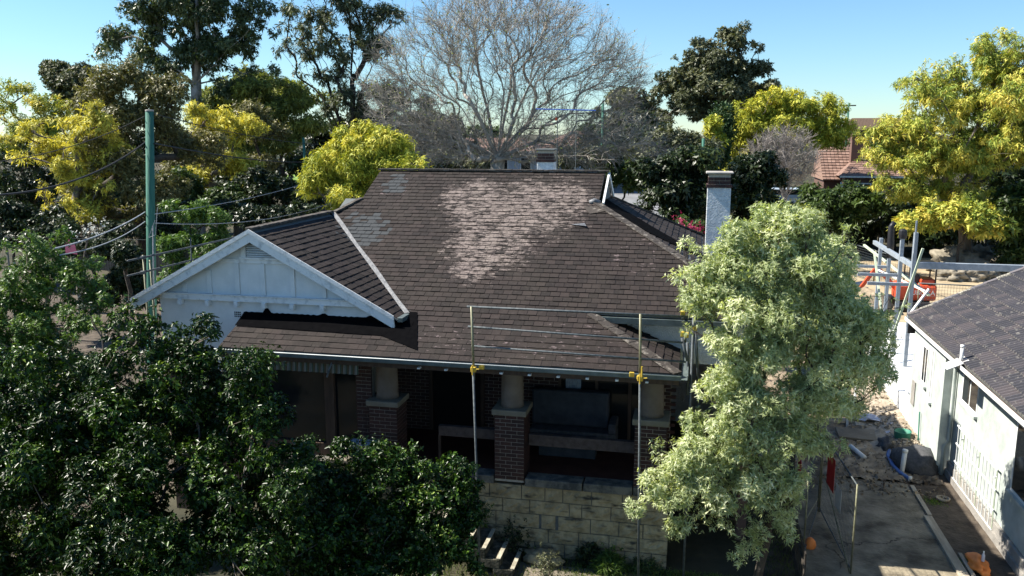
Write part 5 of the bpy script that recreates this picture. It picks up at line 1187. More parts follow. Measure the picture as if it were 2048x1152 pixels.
for px, pt_, Y, lb in ((1407, 277, 60, 'thin green pole in front of the pencil conifer'), (1206, 205, 70, 'mossy pole right of the aerial'), (607, 275, 60, 'dark thin pole beside the green feathery tree'), (1698, 206, 120, 'far pole with a crossarm between the yellow trees'), (790, 232, 62, 'grey pole behind the yellow-green tree')):
    p = atY(px, pt_, Y); t = thing('street_pole', (float(p[0]), Y, float(hz(p[0], Y))), lb, 'pole', 'distant street poles'); MB().tube([(p[0], Y, float(hz(p[0], Y)) - .2), (p[0], Y, p[2])], [.13, .10], 8).build('shaft', M_pole, t, smooth=True)
    if px == 1698: MB().box(p[0] - .9, p[0] + .9, Y - .06, Y + .06, p[2] - .4, p[2] - .25).build('crossarm', M_wood, t)
kk = MB()
for y in np.linspace(66, 92, 40):
    x = -6.3 + (y - 80) * -.02 - 4.75; kk.box(x - .12, x, y, y + .66, float(hz(x, y)), float(hz(x, y)) + .22)
o = kk.build('kerb', M_kerb); o['kind'] = 'structure'

# ------------------------------------------------------------------ vegetation
def spray(cx, cy, rx, ry, n, r, seed, d=1.5):
    g = np.random.default_rng(seed); out = []
    for i in range(n):
        a = g.uniform(0, 2 * PI); q = g.random() ** .5; w = g.uniform(r[0], r[1]); out.append((cx + math.cos(a) * rx * q, cy + math.sin(a) * ry * q, w * g.uniform(1, 1.5), w * g.uniform(.5, .8), g.uniform(-d, d)))
    return out
B = lambda x, y, rx, ry, d=0: (x, y, rx, ry, d)
def at0(px, py_, Y): p = atY(px, py_, Y); return (float(p[0]), float(p[1]))
# -- foreground camellias (left, large) and the lower shrub (right)
tree('camellia_bush', 'large glossy dark green camellia filling the bottom left corner', 'bush', at0(330, 900, 11.2),
     [B(60, 800, 200, 150), B(250, 760, 190, 140, .3), B(430, 800, 150, 150, .4), B(500, 850, 115, 150, 0), B(330, 690, 120, 70, .5), B(80, 1000, 220, 190, -.8), B(320, 1000, 230, 180, -1.1), B(520, 1020, 160, 170, -.6), B(-40, 900, 150, 200, -.5), B(180, 880, 200, 160, -.5), B(120, 1150, 260, 120, -1.2), B(400, 1150, 260, 110, -1.5), B(560, 930, 90, 120, 0), B(250, 1080, 200, 120, -1.6), B(20, 720, 110, 60, .2), B(230, 640, 70, 45, .6), B(60, 1050, 160, 140, .9), B(250, 880, 200, 140, 1.0), B(450, 960, 120, 120, .8), B(400, 860, 80, 80, 1.3), B(420, 730, 60, 50, 1.2), B(385, 830, 80, 80, .5), B(380, 910, 80, 60, 0), B(90, 900, 90, 70, .3), B(270, 760, 70, 50, .6), B(330, 700, 75, 50, .3), B(370, 740, 70, 60, .3), B(300, 640, 55, 35, .4), B(410, 690, 50, 35, .4)],
     11.3, ML['camellia'], M_bark, 11, m=560, rs=(.13, .30), n=36000, k=6, sl=.09, ll=.077, lw=.035, r0=.09, rt=.006, flat=.8, up=.5, spread=1.0, droop=.2, vc=.35, low=-.7, dep=.75, extra=300)
tree('camellia_bush', 'lower dense camellia in front of the brick pillars and stone wall', 'bush', at0(760, 1100, 12.2),
     [B(680, 930, 90, 70, .2), B(760, 960, 110, 80, 0), B(860, 970, 90, 75, 0), B(915, 985, 45, 80, .1), B(640, 1010, 110, 100, -.4), B(760, 1060, 150, 110, -.5), B(880, 1070, 80, 110, -.3), B(660, 1110, 130, 90, -1), B(905, 1120, 55, 80, -.5), B(780, 1150, 150, 70, -1.2), B(600, 1150, 140, 90, -1.2)],
     12.4, ML['camellia'], M_bark, 12, m=330, rs=(.13, .30), n=13000, k=7, sl=.09, ll=.066, lw=.034, r0=.05, rt=.005, flat=.8, up=.7, spread=1.0, droop=.1, vc=.35, low=-.6, dep=.75, extra=200)
tree('pittosporum_shrub', 'bright leafy shrub on the left edge below the cables', 'shrub', at0(80, 800, 14.5),
     [B(30, 560, 70, 60), B(110, 560, 90, 70, .3), B(90, 480, 45, 28, .2), B(125, 460, 22, 16, .2), B(180, 540, 35, 35, .3), B(60, 640, 110, 70), B(170, 600, 60, 55, .2), B(10, 640, 80, 90), B(20, 495, 40, 25, 0), B(60, 710, 120, 60), B(180, 650, 70, 50), B(230, 610, 40, 25), B(10, 760, 90, 60), B(120, 740, 100, 50)],
     14.5, ML['bright'], M_bark, 13, m=170, rs=(.16, .32), n=9000, k=8, sl=.10, ll=.08, lw=.032, r0=.07, rt=.006, flat=.8, up=.6, vc=.3, low=-.5, extra=120)
tree('young_tree', 'slender bright green young tree between the green pole and the gable', 'tree', at0(400, 700, 23),
     [B(400, 440, 32, 38), B(348, 425, 22, 32), B(435, 490, 30, 42), B(370, 500, 50, 38), B(350, 560, 42, 50), B(440, 435, 20, 32), B(330, 480, 22, 25), B(400, 530, 40, 30)],
     23, ML['bright'], M_bark, 14, m=90, rs=(.2, .38), n=3600, k=7, sl=.16, ll=.13, lw=.045, r0=.06, rt=.008, flat=.8, up=.5, vc=.3, extra=60)
# -- the pale variegated tree at the right corner of the bungalow
tree('variegated_pittosporum', 'tall pale variegated tree in front of the right corner of the bungalow', 'tree', (1.35, 15.0),
     [B(1560, 470, 85, 65), B(1480, 540, 105, 75, -.2), B(1600, 560, 110, 80, 0), B(1430, 590, 75, 60, -.3), B(1500, 640, 120, 80, -.4), B(1650, 640, 95, 80, .1), B(1700, 700, 85, 70, .2), B(1560, 740, 130, 80, -.2), B(1420, 650, 55, 50, -.4),
      B(1515, 840, 115, 75, -.4), B(1395, 918, 92, 62, -.6), B(1560, 880, 100, 70, -.3), B(1340, 970, 80, 65, -.7), B(1450, 960, 100, 70, -.5), B(1420, 1030, 75, 45, -.6), B(1600, 800, 75, 60, 0), B(1720, 750, 55, 50, .3), B(1530, 420, 45, 25, 0), B(1490, 745, 60, 50, -.3), B(1650, 790, 70, 60, 0), B(1480, 795, 50, 45, -.5), B(1650, 620, 80, 70, 2.4), B(1700, 690, 75, 60, 3.0), B(1600, 540, 80, 60, 2.2), B(1670, 780, 70, 60, 2.4), B(1740, 740, 45, 45, 3.2), B(1480, 1060, 70, 35, -.6), B(1300, 1000, 40, 45, -.7), B(1560, 960, 60, 60, -.3), B(1550, 1040, 45, 50, -.3), B(1480, 1100, 60, 30, -.5), B(1640, 870, 40, 35, 0), B(1760, 720, 30, 35, .3), B(1400, 560, 30, 40, -.2)] + spray(1560, 600, 215, 190, 26, (16, 34), 9, .6) + spray(1450, 930, 150, 120, 16, (14, 30), 10, .4),
     15.0, ML['pitto'], M_barkd, 15, m=760, rs=(.13, .30), n=29000, k=8, sl=.12, ll=.085, lw=.026, r0=.08, rt=.005, flat=.75, up=.45, spread=1.05, droop=.12, vc=.45, low=-.7, dep=.75, extra=500, trunk_top=(1.5, 15.0, 1.9))
# -- yellow-green jacaranda left of the ridge
tree('yellow_jacaranda', 'bright yellow-green feathery tree touching the left end of the roof', 'tree', at0(700, 430, 27),
     [B(745, 275, 32, 22), B(700, 290, 30, 24), B(790, 290, 26, 24), B(665, 320, 34, 28), B(640, 355, 30, 30), B(720, 340, 50, 40), B(625, 385, 24, 18), B(700, 395, 34, 32), B(770, 335, 48, 32), B(818, 312, 16, 20), B(680, 420, 22, 14), B(760, 300, 34, 28)] + spray(720, 330, 105, 75, 22, (10, 22), 6),
     27, ML['jacyel'], M_bark, 16, m=420, rs=(.08, .22), n=13000, k=8, sl=.30, ll=.155, lw=.036, r0=.12, rt=.012, flat=.5, up=.15, spread=1.0, droop=.35, vc=.4, low=-.3, extra=80)
# -- left background
tree('golden_jacaranda', 'sparse golden-leaved tree with bare twigs on the far left', 'tree', at0(150, 480, 35),
     spray(140, 320, 105, 115, 34, (12, 27), 1) + spray(190, 240, 60, 30, 6, (14, 24), 2),
     35, ML['jacgold'], M_bark, 17, m=420, rs=(.14, .40), n=5200, k=6, sl=.30, ll=.20, lw=.052, r0=.2, rt=.014, flat=.4, up=.1, spread=1.1, droop=.25, vc=.4, extra=900)
tree('olive_gum', 'broad olive-brown fine-leaved tree left of the green pole', 'tree', at0(290, 480, 38),
     [B(250, 170, 70, 50), B(330, 190, 60, 45), B(200, 220, 60, 45), B(270, 250, 90, 45), B(180, 180, 35, 30), B(230, 330, 60, 60, -2), B(300, 390, 70, 45, -2), B(190, 400, 60, 35, -2), B(380, 300, 60, 45, 2), B(240, 430, 60, 25, -1)],
     38, ML['olive'], M_barkd, 18, m=260, rs=(.18, .34), n=13000, k=7, sl=.22, ll=.16, lw=.06, r0=.28, rt=.012, flat=.8, up=.2, vc=.4, droop=.3, extra=250)
tree('golden_jacaranda', 'yellow spreading tree right of the green pole', 'tree', at0(440, 420, 48),
     spray(430, 270, 85, 55, 22, (12, 26), 3) + spray(450, 350, 75, 45, 14, (12, 24), 4),
     48, ML['jacgold'], M_bark, 19, m=400, rs=(.14, .40), n=6000, k=6, sl=.34, ll=.24, lw=.065, r0=.22, rt=.016, flat=.45, up=.1, spread=1.1, droop=.3, vc=.4, extra=200)
tree('tall_gum', 'tall dark glossy tree with pale forked limbs rising out of the picture at upper left', 'tree', at0(392, 330, 62),
     [B(430, 30, 100, 60), B(330, 10, 90, 55), B(250, 80, 50, 45), B(205, 110, 38, 38), B(290, 60, 60, 45), B(480, 100, 65, 45), B(400, 130, 75, 45), B(320, 140, 60, 40), B(540, 140, 25, 14), B(500, 60, 50, 40), B(430, 90, 70, 40), B(360, 80, 60, 40), B(400, -60, 130, 60), B(280, -40, 80, 50), B(440, 180, 60, 30), B(370, 200, 50, 25), B(330, 170, 45, 25), B(470, 150, 50, 26), B(300, 110, 50, 30)],
     62, ML['gum'], M_barkg, 20, mains=[(330, 0), (430, -40, 3), (500, 60, -3), (250, 90, 2), (480, 150, 3), (380, -100, -2), (205, 120, 0), (540, 140, 2), (340, 140, -3)], m=300, rs=(.11, .26), n=16500, k=7, sl=.35, ll=.27, lw=.11, r0=.42, rt=.02, flat=.65, up=.2, vc=.4, droop=.3, extra=120, trunk_top=list(map(float, atY(392, 170, 62))), low=-.4)
tree('dark_tree', 'rounded dark tree standing behind the golden tree at far left', 'tree', at0(145, 260, 90),
     [B(140, 160, 55, 35), B(190, 165, 45, 30), B(110, 150, 35, 25), B(170, 200, 60, 30)],
     90, ML['fig'], M_barkd, 21, m=90, rs=(.2, .36), n=5000, k=7, sl=.4, ll=.42, lw=.2, r0=.35, rt=.03, flat=.7)
tree('pale_feathery_tree', 'thin pale yellow-green tree against the sky at the left edge', 'tree', at0(40, 330, 85),
     [B(30, 185, 50, 26), B(100, 215, 50, 40), B(10, 230, 40, 30), B(70, 260, 60, 35), B(120, 260, 50, 35), B(30, 290, 60, 40)],
     85, ML['jacmix'], M_bark, 22, m=110, rs=(.16, .3), n=2600, k=6, sl=.5, ll=.45, lw=.13, r0=.25, rt=.025, flat=.5, up=.3, spread=1.0, droop=.2, extra=500)
tree('green_feathery_tree', 'dark yellow-green feathery tree with a leaning trunk left of centre', 'tree', at0(585, 400, 62),
     spray(560, 240, 95, 75, 34, (14, 30), 5),
     62, ML['jacgrn'], M_barkd, 23, m=420, rs=(.16, .42), n=8500, k=6, sl=.4, ll=.34, lw=.09, r0=.25, rt=.018, flat=.5, up=.1, droop=.3, extra=120, vc=.45)
tree('tall_sheoak', 'tall open dark tree with fine foliage behind the bare tree, left of centre', 'tree', at0(700, 340, 72),
     [B(620, 40, 60, 40), B(680, 20, 60, 35), B(740, 40, 60, 40), B(590, 90, 40, 35), B(650, 100, 50, 45), B(720, 100, 55, 45), B(610, 150, 35, 35), B(680, 170, 45, 45), B(760, 90, 40, 40), B(690, 220, 60, 35), B(740, 180, 45, 35), B(660, -30, 80, 40), B(780, 30, 40, 30), B(800, 200, 60, 50), B(650, 250, 50, 30)],
     72, ML['sheoak'], M_barkd, 24, mains=[(610, 40, 2), (680, -60, 0), (740, 20, -3), (590, 130, 2), (770, 90, 3), (640, 150, -2), (560, 95, 0)], m=330, rs=(.09, .22), n=7500, k=7, sl=.4, ll=.28, lw=.085, r0=.38, rt=.02, flat=.9, up=.1, droop=.35, extra=300, low=-.6, inner=.2)
tree('olive_gum', 'second olive-brown tree filling the gap right of the green pole', 'tree', at0(470, 470, 52), [B(500, 230, 45, 28), B(440, 330, 45, 30), B(360, 330, 40, 28), B(520, 330, 45, 26), B(540, 270, 40, 26)], 52, ML['olive'], M_barkd, 26, m=160, rs=(.14, .30), n=3800, k=6, sl=.28, ll=.2, lw=.07, r0=.2, rt=.014, flat=.7, up=.2, droop=.3, extra=250)
# dark understory left: hedge masses
for i, (lst, Y, lb, sd_, mt, n_) in enumerate((
    ([B(20, 400, 60, 60), B(40, 330, 50, 40), B(10, 470, 60, 40)], 40, 'dark bush mass at the left edge under the pale tree', 31, 'dark', 2600),
    ([B(540, 380, 60, 35), B(600, 395, 50, 25), B(520, 420, 50, 25), B(480, 390, 50, 30)], 46, 'dark hedge behind the service cables', 32, 'dark', 4200),
    ([B(120, 470, 60, 25), B(190, 480, 50, 22), B(240, 470, 40, 25)], 33, 'dark shrub row behind the pink cloth', 33, 'dark', 2800),
    ([B(260, 520, 26, 28), B(245, 495, 20, 15)], 27.5, 'round clipped dark shrub left of the green pole', 34, 'dark', 1500),
    ([B(330, 430, 60, 35), B(400, 410, 60, 30), B(350, 360, 55, 35), B(440, 400, 50, 30), B(300, 440, 50, 30)], 44, 'dark bushes filling the gap right of the green pole', 35, 'mid', 4200),
    ([B(240, 330, 60, 50), B(170, 410, 60, 40), B(110, 440, 60, 30)], 52, 'shadowy shrubs behind the olive tree', 36, 'dark', 3200),
    ([B(100, 380, 100, 60), B(220, 400, 90, 60), B(350, 390, 90, 50), B(470, 360, 90, 45), B(600, 360, 70, 40)], 62, 'long dark bush mass in the shade behind the golden trees', 38, 'dark', 9000),
    ([B(420, 430, 60, 30), B(520, 440, 70, 22), B(340, 470, 60, 30), B(600, 425, 50, 18)], 37, 'low dark bushes above the dark fence', 39, 'dark', 4200),
    ([B(245, 570, 45, 30), B(205, 590, 40, 25), B(290, 600, 40, 20)], 33, 'dark shrub added to shade the gap between the left shrub and the gable', 75, 'dark', 3000),  # added to darken ground that would otherwise lie in sun
    ([B(60, 470, 80, 35), B(180, 500, 70, 30), B(10, 430, 60, 40)], 30, 'dark shrubs in the shade below the golden tree', 40, 'dark', 3800),
    ([B(500, 190, 70, 32), B(570, 190, 50, 26), B(440, 215, 60, 30), B(640, 200, 40, 26)], 95, 'mid green crowns filling the skyline between the two tall trees', 78, 'jacgrn', 4200),
    ([B(1920, 440, 60, 30), B(1975, 455, 45, 26), B(1860, 440, 45, 22)], 57, 'green and gold low branches screening the trunk above the rocks', 79, 'jacmix', 3000),
    ([B(680, 280, 70, 40), B(620, 320, 50, 35), B(560, 340, 60, 30), B(760, 250, 60, 35)], 78, 'dark trees behind the yellow-green tree', 37, 'dark', 4200))):
    cx = float(np.mean([b[0] for b in lst])); tree('garden_shrub', lb, 'shrub', at0(cx, 500, Y), lst, Y, ML[mt], M_barkd, sd_, m=60, rs=(.22, .4), n=n_, k=7, sl=.25 * Y / 45, ll=.0052 * Y, lw=.0022 * Y, r0=.08, rt=.015, flat=.8, low=-.4)
# filler row at the very back so that no horizon shows through
for i, (px, py, rx, ry, Y, mt, lb) in enumerate(((-40, 300, 120, 50, 130, 'mid', 'distant green tree belt section at the left edge'), (230, 290, 130, 45, 125, 'dark', 'distant dark tree belt behind the green pole'), (480, 260, 130, 55, 120, 'jacgrn', 'distant olive tree belt behind the yellow spreading tree'), (700, 290, 120, 45, 128, 'dark', 'distant dark tree belt behind the tall open tree'),
      (880, 300, 90, 25, 135, 'fig', 'distant grey-green trees behind the blue house'), (1220, 290, 60, 22, 150, 'jacgrn', 'distant yellowish hedge right of the aerial'), (1490, 290, 90, 40, 125, 'fig', 'distant grey-green trees behind the yellow tree'), (850, 252, 60, 26, 108, 'fig', 'distant olive crown behind the left side of the bare tree'), (960, 272, 60, 14, 112, 'mid', 'distant low green crown behind the bare tree trunk'), (1190, 272, 50, 16, 112, 'mid', 'distant low green crown right of the aerial'), (1800, 300, 90, 50, 140, 'mid', 'distant green trees behind the big yellow tree'), (2080, 280, 120, 70, 120, 'fig', 'distant dark trees at the right edge'))):
    tree('distant_tree', lb, 'trees', at0(px, 330, Y), [B(px, py, rx * .7, ry), B(px - rx * .6, py + 8, rx * .5, ry * .8), B(px + rx * .6, py + 6, rx * .5, ry * .85), B(px, py + ry, rx, ry * .8)], Y, ML[mt], M_barkd, 40 + i, m=60, rs=(.16, .3), n=2600, k=6, sl=.6, ll=.62, lw=.28, r0=.3, rt=.04)
# -- the bare plane tree
def bare(name, label, base, Y, lst, seed, m, tips, r0, rt, bark, buds=0, trunk_top=None, tw=.10, twigs=5, tl=.5, group=None, tr_=.008, mains=None):
    g = np.random.default_rng(seed); bl = pblobs(lst, Y, .9); bx, by = base; bz = float(hz(bx, by)) - .1
    t = thing(name, (bx, by, bz), label, 'tree')
    w = np.array([b[1][0] * b[1][2] for b in bl]); idx = g.choice(len(bl), tips, p=w / w.sum()); d = rsph(tips, g); f = g.uniform(.15, 1, (tips, 1)) ** .5
    T = np.stack([bl[i][0] for i in idx]) + d * np.stack([bl[i][1] for i in idx]) * f
    tt = np.array(trunk_top, float); root = [np.array([bx, by, bz]) * (1 - q) + tt * q for q in (0, .35, .7, 1)]
    A, par = grow(root, list(T), g, twist=tw, mains=[atY(a, b, Y + c) for a, b, c in mains] if mains else None, turn=1.1); make_limbs('trunk', bark, t, A, par, r0, rt, 6)
    # fine twigs at the outer wood
    deg = np.bincount(par[par >= 0], minlength=len(A)); ends = np.where(deg <= 1)[0]; mb = MB(); P = []
    for i in ends:
        if par[i] < 0: continue
        d0 = unit((A[i] - A[par[i]])[None])[0]
        for k in range(twigs):
            s = A[i] * (1 - (q := g.random())) + A[par[i]] * q; dd = unit((d0 * .9 + g.normal(size=3) * .6 + np.array([0, 0, .25]))[None])[0]; L_ = tl * g.uniform(.5, 1.4)
            m1 = s + dd * L_ * .5; d2 = unit((dd + g.normal(size=3) * .35)[None])[0]; e = m1 + d2 * L_ * .5; mb.tube([s, m1, e], [tr_, tr_ * .8, tr_ * .4], 3, caps=False); P.append(e); P.append(m1)
            if k % 2: d3 = unit((dd + g.normal(size=3) * .7)[None])[0]; mb.tube([m1, m1 + d3 * L_ * .5], [tr_ * .7, tr_ * .3], 3, caps=False)
    o = mb.build('twigs', bark, t, kind='stuff')
    if buds:
        P = np.array(P)[g.choice(len(P), min(buds, len(P)), replace=False)]; n = len(P); me = leaf_mesh('buds', P, rsph(n, g), rsph(n, g), g.uniform(.08, .2, n), g.uniform(.05, .1, n), g.random(n)); me.materials.append(ML['bud']); link('buds', me, t)
    return t
bare('plane_tree', 'huge bare spreading plane tree behind the roof ridge', at0(985, 520, 47), 47,
     [B(1000, 90, 150, 95), B(850, 120, 110, 90), B(1150, 110, 110, 90), B(770, 190, 60, 60), B(1240, 160, 60, 70), B(900, 230, 120, 60), B(1080, 220, 110, 60), B(1000, 20, 180, 60), B(800, 260, 60, 50), B(1230, 260, 90, 55), B(1300, 300, 45, 40), B(1180, 300, 80, 40), B(880, 300, 90, 35), B(950, 305, 80, 26), B(1080, 305, 90, 26), B(860, 260, 90, 40), B(900, 290, 120, 40), B(1090, 290, 110, 38)],
     51, 0, 2500, .42, .0085, M_barkp, mains=[(700, 150, 0), (770, 60, 3), (860, 10, -4), (935, -50, 2), (1005, -40, -3), (1085, -20, 4), (1165, 10, -3), (1235, 70, 3), (1295, 130, -2), (1325, 240, 2), (1230, 320, -4), (750, 250, -3), (820, 310, 3), (900, 60, 5), (1120, 60, -5)], buds=2600, trunk_top=list(map(float, atY(995, 318, 47))), twigs=4, tl=.95, tr_=.0085)
bare('crepe_myrtle', 'small bare pale-branched tree in front of the yellow tree, right of the chimney', at0(1570, 470, 56), 56,
     [B(1560, 310, 55, 40), B(1600, 320, 40, 40), B(1520, 320, 40, 35), B(1570, 280, 60, 25), B(1560, 350, 50, 25)], 52, 0, 420, .14, .012, M_barkg, mains=[(1500, 300, 1), (1530, 275, -1), (1565, 265, 1), (1600, 275, 0), (1635, 300, -1), (1550, 300, 2), (1590, 300, -2)], trunk_top=list(map(float, atY(1570, 400, 56))), twigs=5, tl=.55, tr_=.012, tw=.05)
# -- right background
tree('port_jackson_fig', 'big domed grey-green fig tree against the sky, right of the bare tree', 'tree', at0(1430, 300, 100),
     [B(1455, 85, 45, 28), B(1500, 95, 32, 24), B(1405, 105, 40, 28), B(1440, 130, 60, 35), B(1370, 150, 45, 35), B(1500, 150, 40, 30), B(1350, 185, 40, 35), B(1520, 180, 35, 30), B(1420, 190, 80, 45), B(1480, 220, 60, 35), B(1370, 230, 55, 35), B(1530, 210, 22, 22)],
     100, ML['fig'], M_barkd, 53, m=210, rs=(.2, .36), n=12000, k=7, sl=.35, ll=.35, lw=.17, r0=.6, rt=.03, flat=.6, up=.35, vc=.4, low=-.35)
tree('dark_tree', 'smaller dark tree behind the right side of the bare tree', 'tree', at0(1260, 320, 105), [B(1260, 210, 45, 30), B(1235, 240, 40, 30), B(1290, 235, 40, 35), B(1260, 265, 60, 25)], 105, ML['fig'], M_barkd, 54, m=80, rs=(.2, .36), n=4200, k=7, sl=.4, ll=.42, lw=.2, r0=.3, rt=.03)
tree('yellow_jacaranda', 'rounded yellow tree right of the dark fig, behind the chimney', 'tree', at0(1590, 420, 78),
     [B(1560, 205, 45, 28), B(1500, 250, 55, 35), B(1580, 245, 70, 40), B(1650, 215, 50, 25), B(1480, 300, 40, 40), B(1660, 260, 50, 35), B(1470, 340, 25, 30), B(1620, 285, 60, 30), B(1530, 220, 40, 25)] + spray(1565, 235, 105, 45, 22, (14, 28), 8, 3),
     78, ML['jacyel'], M_bark, 55, m=520, rs=(.08, .20), n=13000, k=6, sl=.4, ll=.29, lw=.08, r0=.25, rt=.018, flat=.4, up=.15, spread=1.0, droop=.35, vc=.5, extra=160, low=-.3)
tree('yellow_jacaranda', 'very large green and gold feathery tree filling the right side', 'tree', at0(1930, 560, 60),
     [B(1790, 262, 50, 24), B(1850, 190, 42, 25), B(1750, 325, 42, 28), B(1885, 150, 45, 28), B(1770, 375, 40, 22), B(2010, 110, 60, 40), B(1950, 150, 60, 40), B(2060, 170, 80, 60), B(1900, 200, 60, 35), B(1850, 225, 40, 28), B(1980, 230, 90, 45), B(1880, 270, 80, 35), B(1800, 280, 60, 28), B(1770, 310, 40, 25), B(1850, 320, 80, 35), B(1950, 320, 90, 40), B(2050, 300, 90, 60), B(1810, 370, 55, 25), B(1880, 390, 80, 32), B(1960, 420, 60, 30), B(1930, 450, 40, 22), B(1830, 250, 30, 20), B(1760, 345, 30, 18)] + spray(1935, 270, 140, 150, 34, (22, 44), 7, 4),
     60, ML['jacmix'], M_bark, 56, m=1200, rs=(.09, .24), n=34000, k=6, sl=.32, ll=.24, lw=.066, r0=.4, rt=.015, flat=.4, up=.15, spread=1.0, droop=.4, vc=.5, extra=200, low=-.3)
tree('pencil_conifer', 'narrow dark conifer left of the yellow tree', 'tree', at0(1440, 420, 74), [B(1440, 280, 18, 50), B(1450, 240, 10, 22), B(1430, 320, 18, 35)], 74, ML['conif'], M_barkd, 57, m=90, rs=(.3, .5), n=3000, k=6, sl=.3, ll=.3, lw=.1, r0=.1, rt=.02, flat=1.4, up=1.6, spread=.6)
tree('yellow_sapling', 'thin yellow-topped sapling beside the narrow conifer', 'tree', at0(1425, 420, 70), [B(1424, 255, 10, 22), B(1427, 285, 12, 20)], 70, ML['jacyel'], M_bark, 58, m=30, rs=(.3, .5), n=500, k=6, sl=.3, ll=.3, lw=.1, r0=.06, rt=.015, flat=1.1)
for i, (lst, Y, lb, sd_, mt, n_) in enumerate((
    ([B(1350, 400, 55, 60), B(1330, 350, 50, 35), B(1390, 420, 45, 60), B(1310, 430, 30, 35), B(1370, 330, 60, 35)], 40, 'glossy dark shrub left of the white chimney', 61, 'dark', 7000),
    ([B(1490, 390, 50, 50), B(1520, 430, 50, 40), B(1500, 340, 45, 30)], 48, 'dark leafy shrub right of the white chimney', 62, 'dark', 4500),
    ([B(1380, 310, 60, 35), B(1330, 300, 50, 35)], 62, 'grey-green bush above the glossy dark shrub', 63, 'fig', 3200),
    ([B(1665, 430, 55, 40), B(1620, 420, 35, 25), B(1700, 410, 40, 28)], 64, 'mid green shrub in front of the brick house', 64, 'mid', 5200),
    ([B(1780, 440, 60, 35), B(1850, 460, 60, 25), B(1740, 455, 40, 25)], 67, 'dark green shrubs below the big yellow tree', 65, 'dark', 5200),
    ([B(2040, 440, 50, 50), B(2010, 480, 35, 25), B(2060, 500, 50, 40)], 58, 'mid green shrub at the right edge above the rocks', 66, 'mid', 4200),
    ([B(1980, 440, 70, 45), B(2060, 400, 80, 60), B(1900, 480, 60, 20)], 69, 'dark shadowed foliage under the right side of the big yellow tree', 67, 'dark', 5200),
    ([B(1580, 440, 60, 22), B(1500, 460, 50, 20)], 60, 'low yellowish hedge behind the pale tree', 68, 'jacgrn', 2400),
    ([B(880, 325, 50, 16), B(960, 325, 50, 14), B(1160, 318, 50, 18)], 66, 'low dark hedge between the ridge and the pale blue house', 74, 'fig', 2600),
    ([B(860, 285, 45, 38), B(925, 305, 35, 22), B(810, 300, 35, 30)], 72, 'dark bushy tree behind the left branches of the bare tree', 76, 'dark', 3600),
    ([B(1210, 300, 40, 26), B(1290, 285, 38, 34), B(1160, 322, 30, 12)], 74, 'dark bushy tree behind the right branches of the bare tree', 77, 'dark', 3600),
    ([B(1240, 350, 25, 25), B(1215, 320, 25, 20), B(1270, 370, 25, 12)], 70, 'leafy bush beside the street behind the ridge end', 69, 'mid', 2200),
    ([B(1680, 470, 60, 18), B(1620, 470, 40, 18)], 69, 'low dark shrubs along the back fence', 70, 'dark', 2600))):
    cx = float(np.mean([b[0] for b in lst])); tree('garden_shrub', lb, 'shrub', at0(cx, 500, Y), lst, Y, ML[mt], M_barkd, sd_, m=70, rs=(.2, .38), n=n_, k=7, sl=.25 * Y / 45, ll=.0052 * Y, lw=.0024 * Y, r0=.08, rt=.015, flat=.8, low=-.4)
tree('bougainvillea', 'pink flowering bougainvillea beside the white chimney', 'shrub', at0(1370, 520, 30), [B(1370, 460, 26, 20), B(1395, 470, 20, 20), B(1362, 440, 12, 10)], 30, ML['pinkf'], M_bark, 71, m=30, rs=(.3, .5), n=130, k=4, sl=.2, ll=.09, lw=.07, r0=.04, rt=.008, vc=.3)
tree('garden_shrub', 'leafy green shrub around the pink bougainvillea', 'shrub', at0(1385, 530, 31.5), [B(1375, 470, 38, 25), B(1400, 485, 30, 20)], 31.5, ML['mid'], M_bark, 72, m=40, rs=(.25, .4), n=1500, k=6, sl=.2, ll=.15, lw=.07, r0=.04, rt=.01)
tree('white_flower_shrub', 'shrub with scattered white flowers behind the left cables', 'shrub', at0(190, 520, 28), [B(185, 458, 38, 14), B(160, 470, 25, 12)], 28, ML['whitef'], M_bark, 73, m=30, rs=(.4, .7), n=45, k=3, sl=.3, ll=.09, lw=.07, r0=.03, rt=.006)

# -- low growth at the foot of the wall
def blades(name, label, n, box, h, w_, mt, seed, kind='stuff', lean=.35, cl=None):
    g = np.random.default_rng(seed); x = g.uniform(box[0], box[1], n); y = g.uniform(box[2], box[3], n)
    if cl is not None:
        c = g.integers(0, len(cl), n); x = np.array([cl[i][0] for i in c]) + g.normal(size=n) * np.array([cl[i][2] for i in c]); y = np.array([cl[i][1] for i in c]) + g.normal(size=n) * np.array([cl[i][2] for i in c])
    P = np.stack([x, y, hz(x, y) + .01], -1); D = unit(np.stack([g.normal(size=n) * lean, g.normal(size=n) * lean, np.ones(n)], -1)); me = leaf_mesh(name, P, D, rsph(n, g), g.uniform(.5, 1.3, n) * h, g.uniform(.7, 1.3, n) * w_, g.random(n), .1, .15); me.materials.append(ML[mt]); o = link(name, me)
    if kind: o['kind'] = kind
    if label: o['label'] = label
    return o
blades('grass', 'rough green grass at the foot of the stone wall', 16000, (-2.2, 2.2, 13.6, 15.95), .09, .010, 'grass', 81)
blades('weeds', 'dark weeds along the paving and steps', 9000, (-6, 2.2, 13.2, 15.9), .14, .016, 'darkgrass', 82)
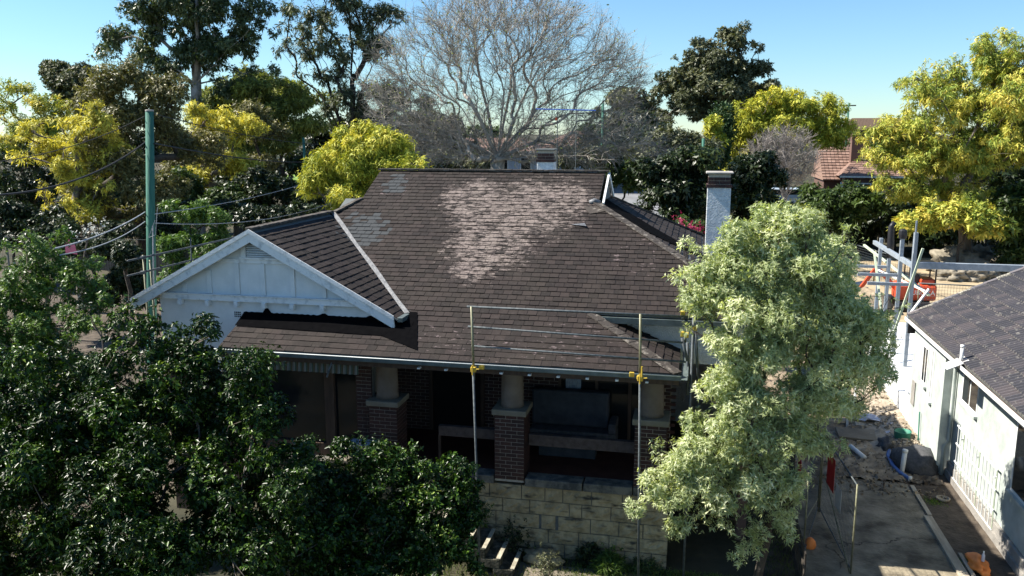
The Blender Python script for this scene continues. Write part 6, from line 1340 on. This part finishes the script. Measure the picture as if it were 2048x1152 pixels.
blades('side_weeds', 'weeds along the timber edging', 1500, (5.6, 6.5, 15, 21), .05, .01, 'grass', 83, cl=[(5.75, 17.6, .12), (5.8, 20.6, .12), (5.66, 16.6, .1)])
blades('driveway_weeds', 'thin weeds in the side passage', 2500, (1.6, 2.4, 14, 21), .12, .012, 'darkgrass', 84)
def plant(label, x, y, r, h, n, mt, seed, ll=.07, lw=.02, k=7, up=1.0):
    g = np.random.default_rng(seed); t = thing('garden_plant', (x, y, 0), label, 'plant'); C = np.array([[x, y, h * .45]]); Q = np.array([r])
    P, D, idx = shoots(C, Q, n, g, h / (2 * r), up, .2); P[:, 2] = np.abs(P[:, 2]); foliage('foliage', ML[mt], t, P, D, idx, k, .08, ll, lw, g, vc=0)
    mb = MB()
    for i in g.choice(n, min(n, 25), replace=False): mb.tube([(x, y, 0), ((P[i][0] + x) / 2, (P[i][1] + y) / 2, P[i][2] * .6), P[i]], .004, 3, False)
    mb.build('stem', M_bark, t)
p = atZ(1215, 1130, .15); plant('bright green grassy clump at the foot of the stone wall', float(p[0]), float(p[1]), .22, .32, 420, 'bright', 91, .16, .012)
p = atZ(1095, 1140, .3); plant('grey-leaved spindly plant beside the steps', float(p[0]), float(p[1]), .22, .75, 120, 'fig', 92, .07, .016)
p = atZ(1225, 1100, .2); plant('small leafy weed against the stone wall', float(p[0]), 15.85, .14, .4, 60, 'bright', 93, .06, .035)
p = atZ(1000, 1060, .6); plant('dark creeper covering the stones above the steps', float(p[0]) + .3, 15.9, .35, .8, 260, 'dark', 94, .05, .03)
p = atZ(1180, 1095, .2); plant('dark fern against the wall base', float(p[0]), 15.88, .2, .45, 120, 'dark', 95, .12, .02)
p = atZ(1290, 1130, .1); plant('straggly weeds beside the scaffold foot', float(p[0]), float(p[1]), .35, .25, 220, 'mid', 96, .07, .015)
lump('rough_stone', (float(atZ(1085, 1115, .15)[0]), float(atZ(1085, 1115, .15)[1]), .12), (.42, .22, .2), M_sandf, 'rough broken stone beside the lowest step', 'stone', 97, amp=.2)
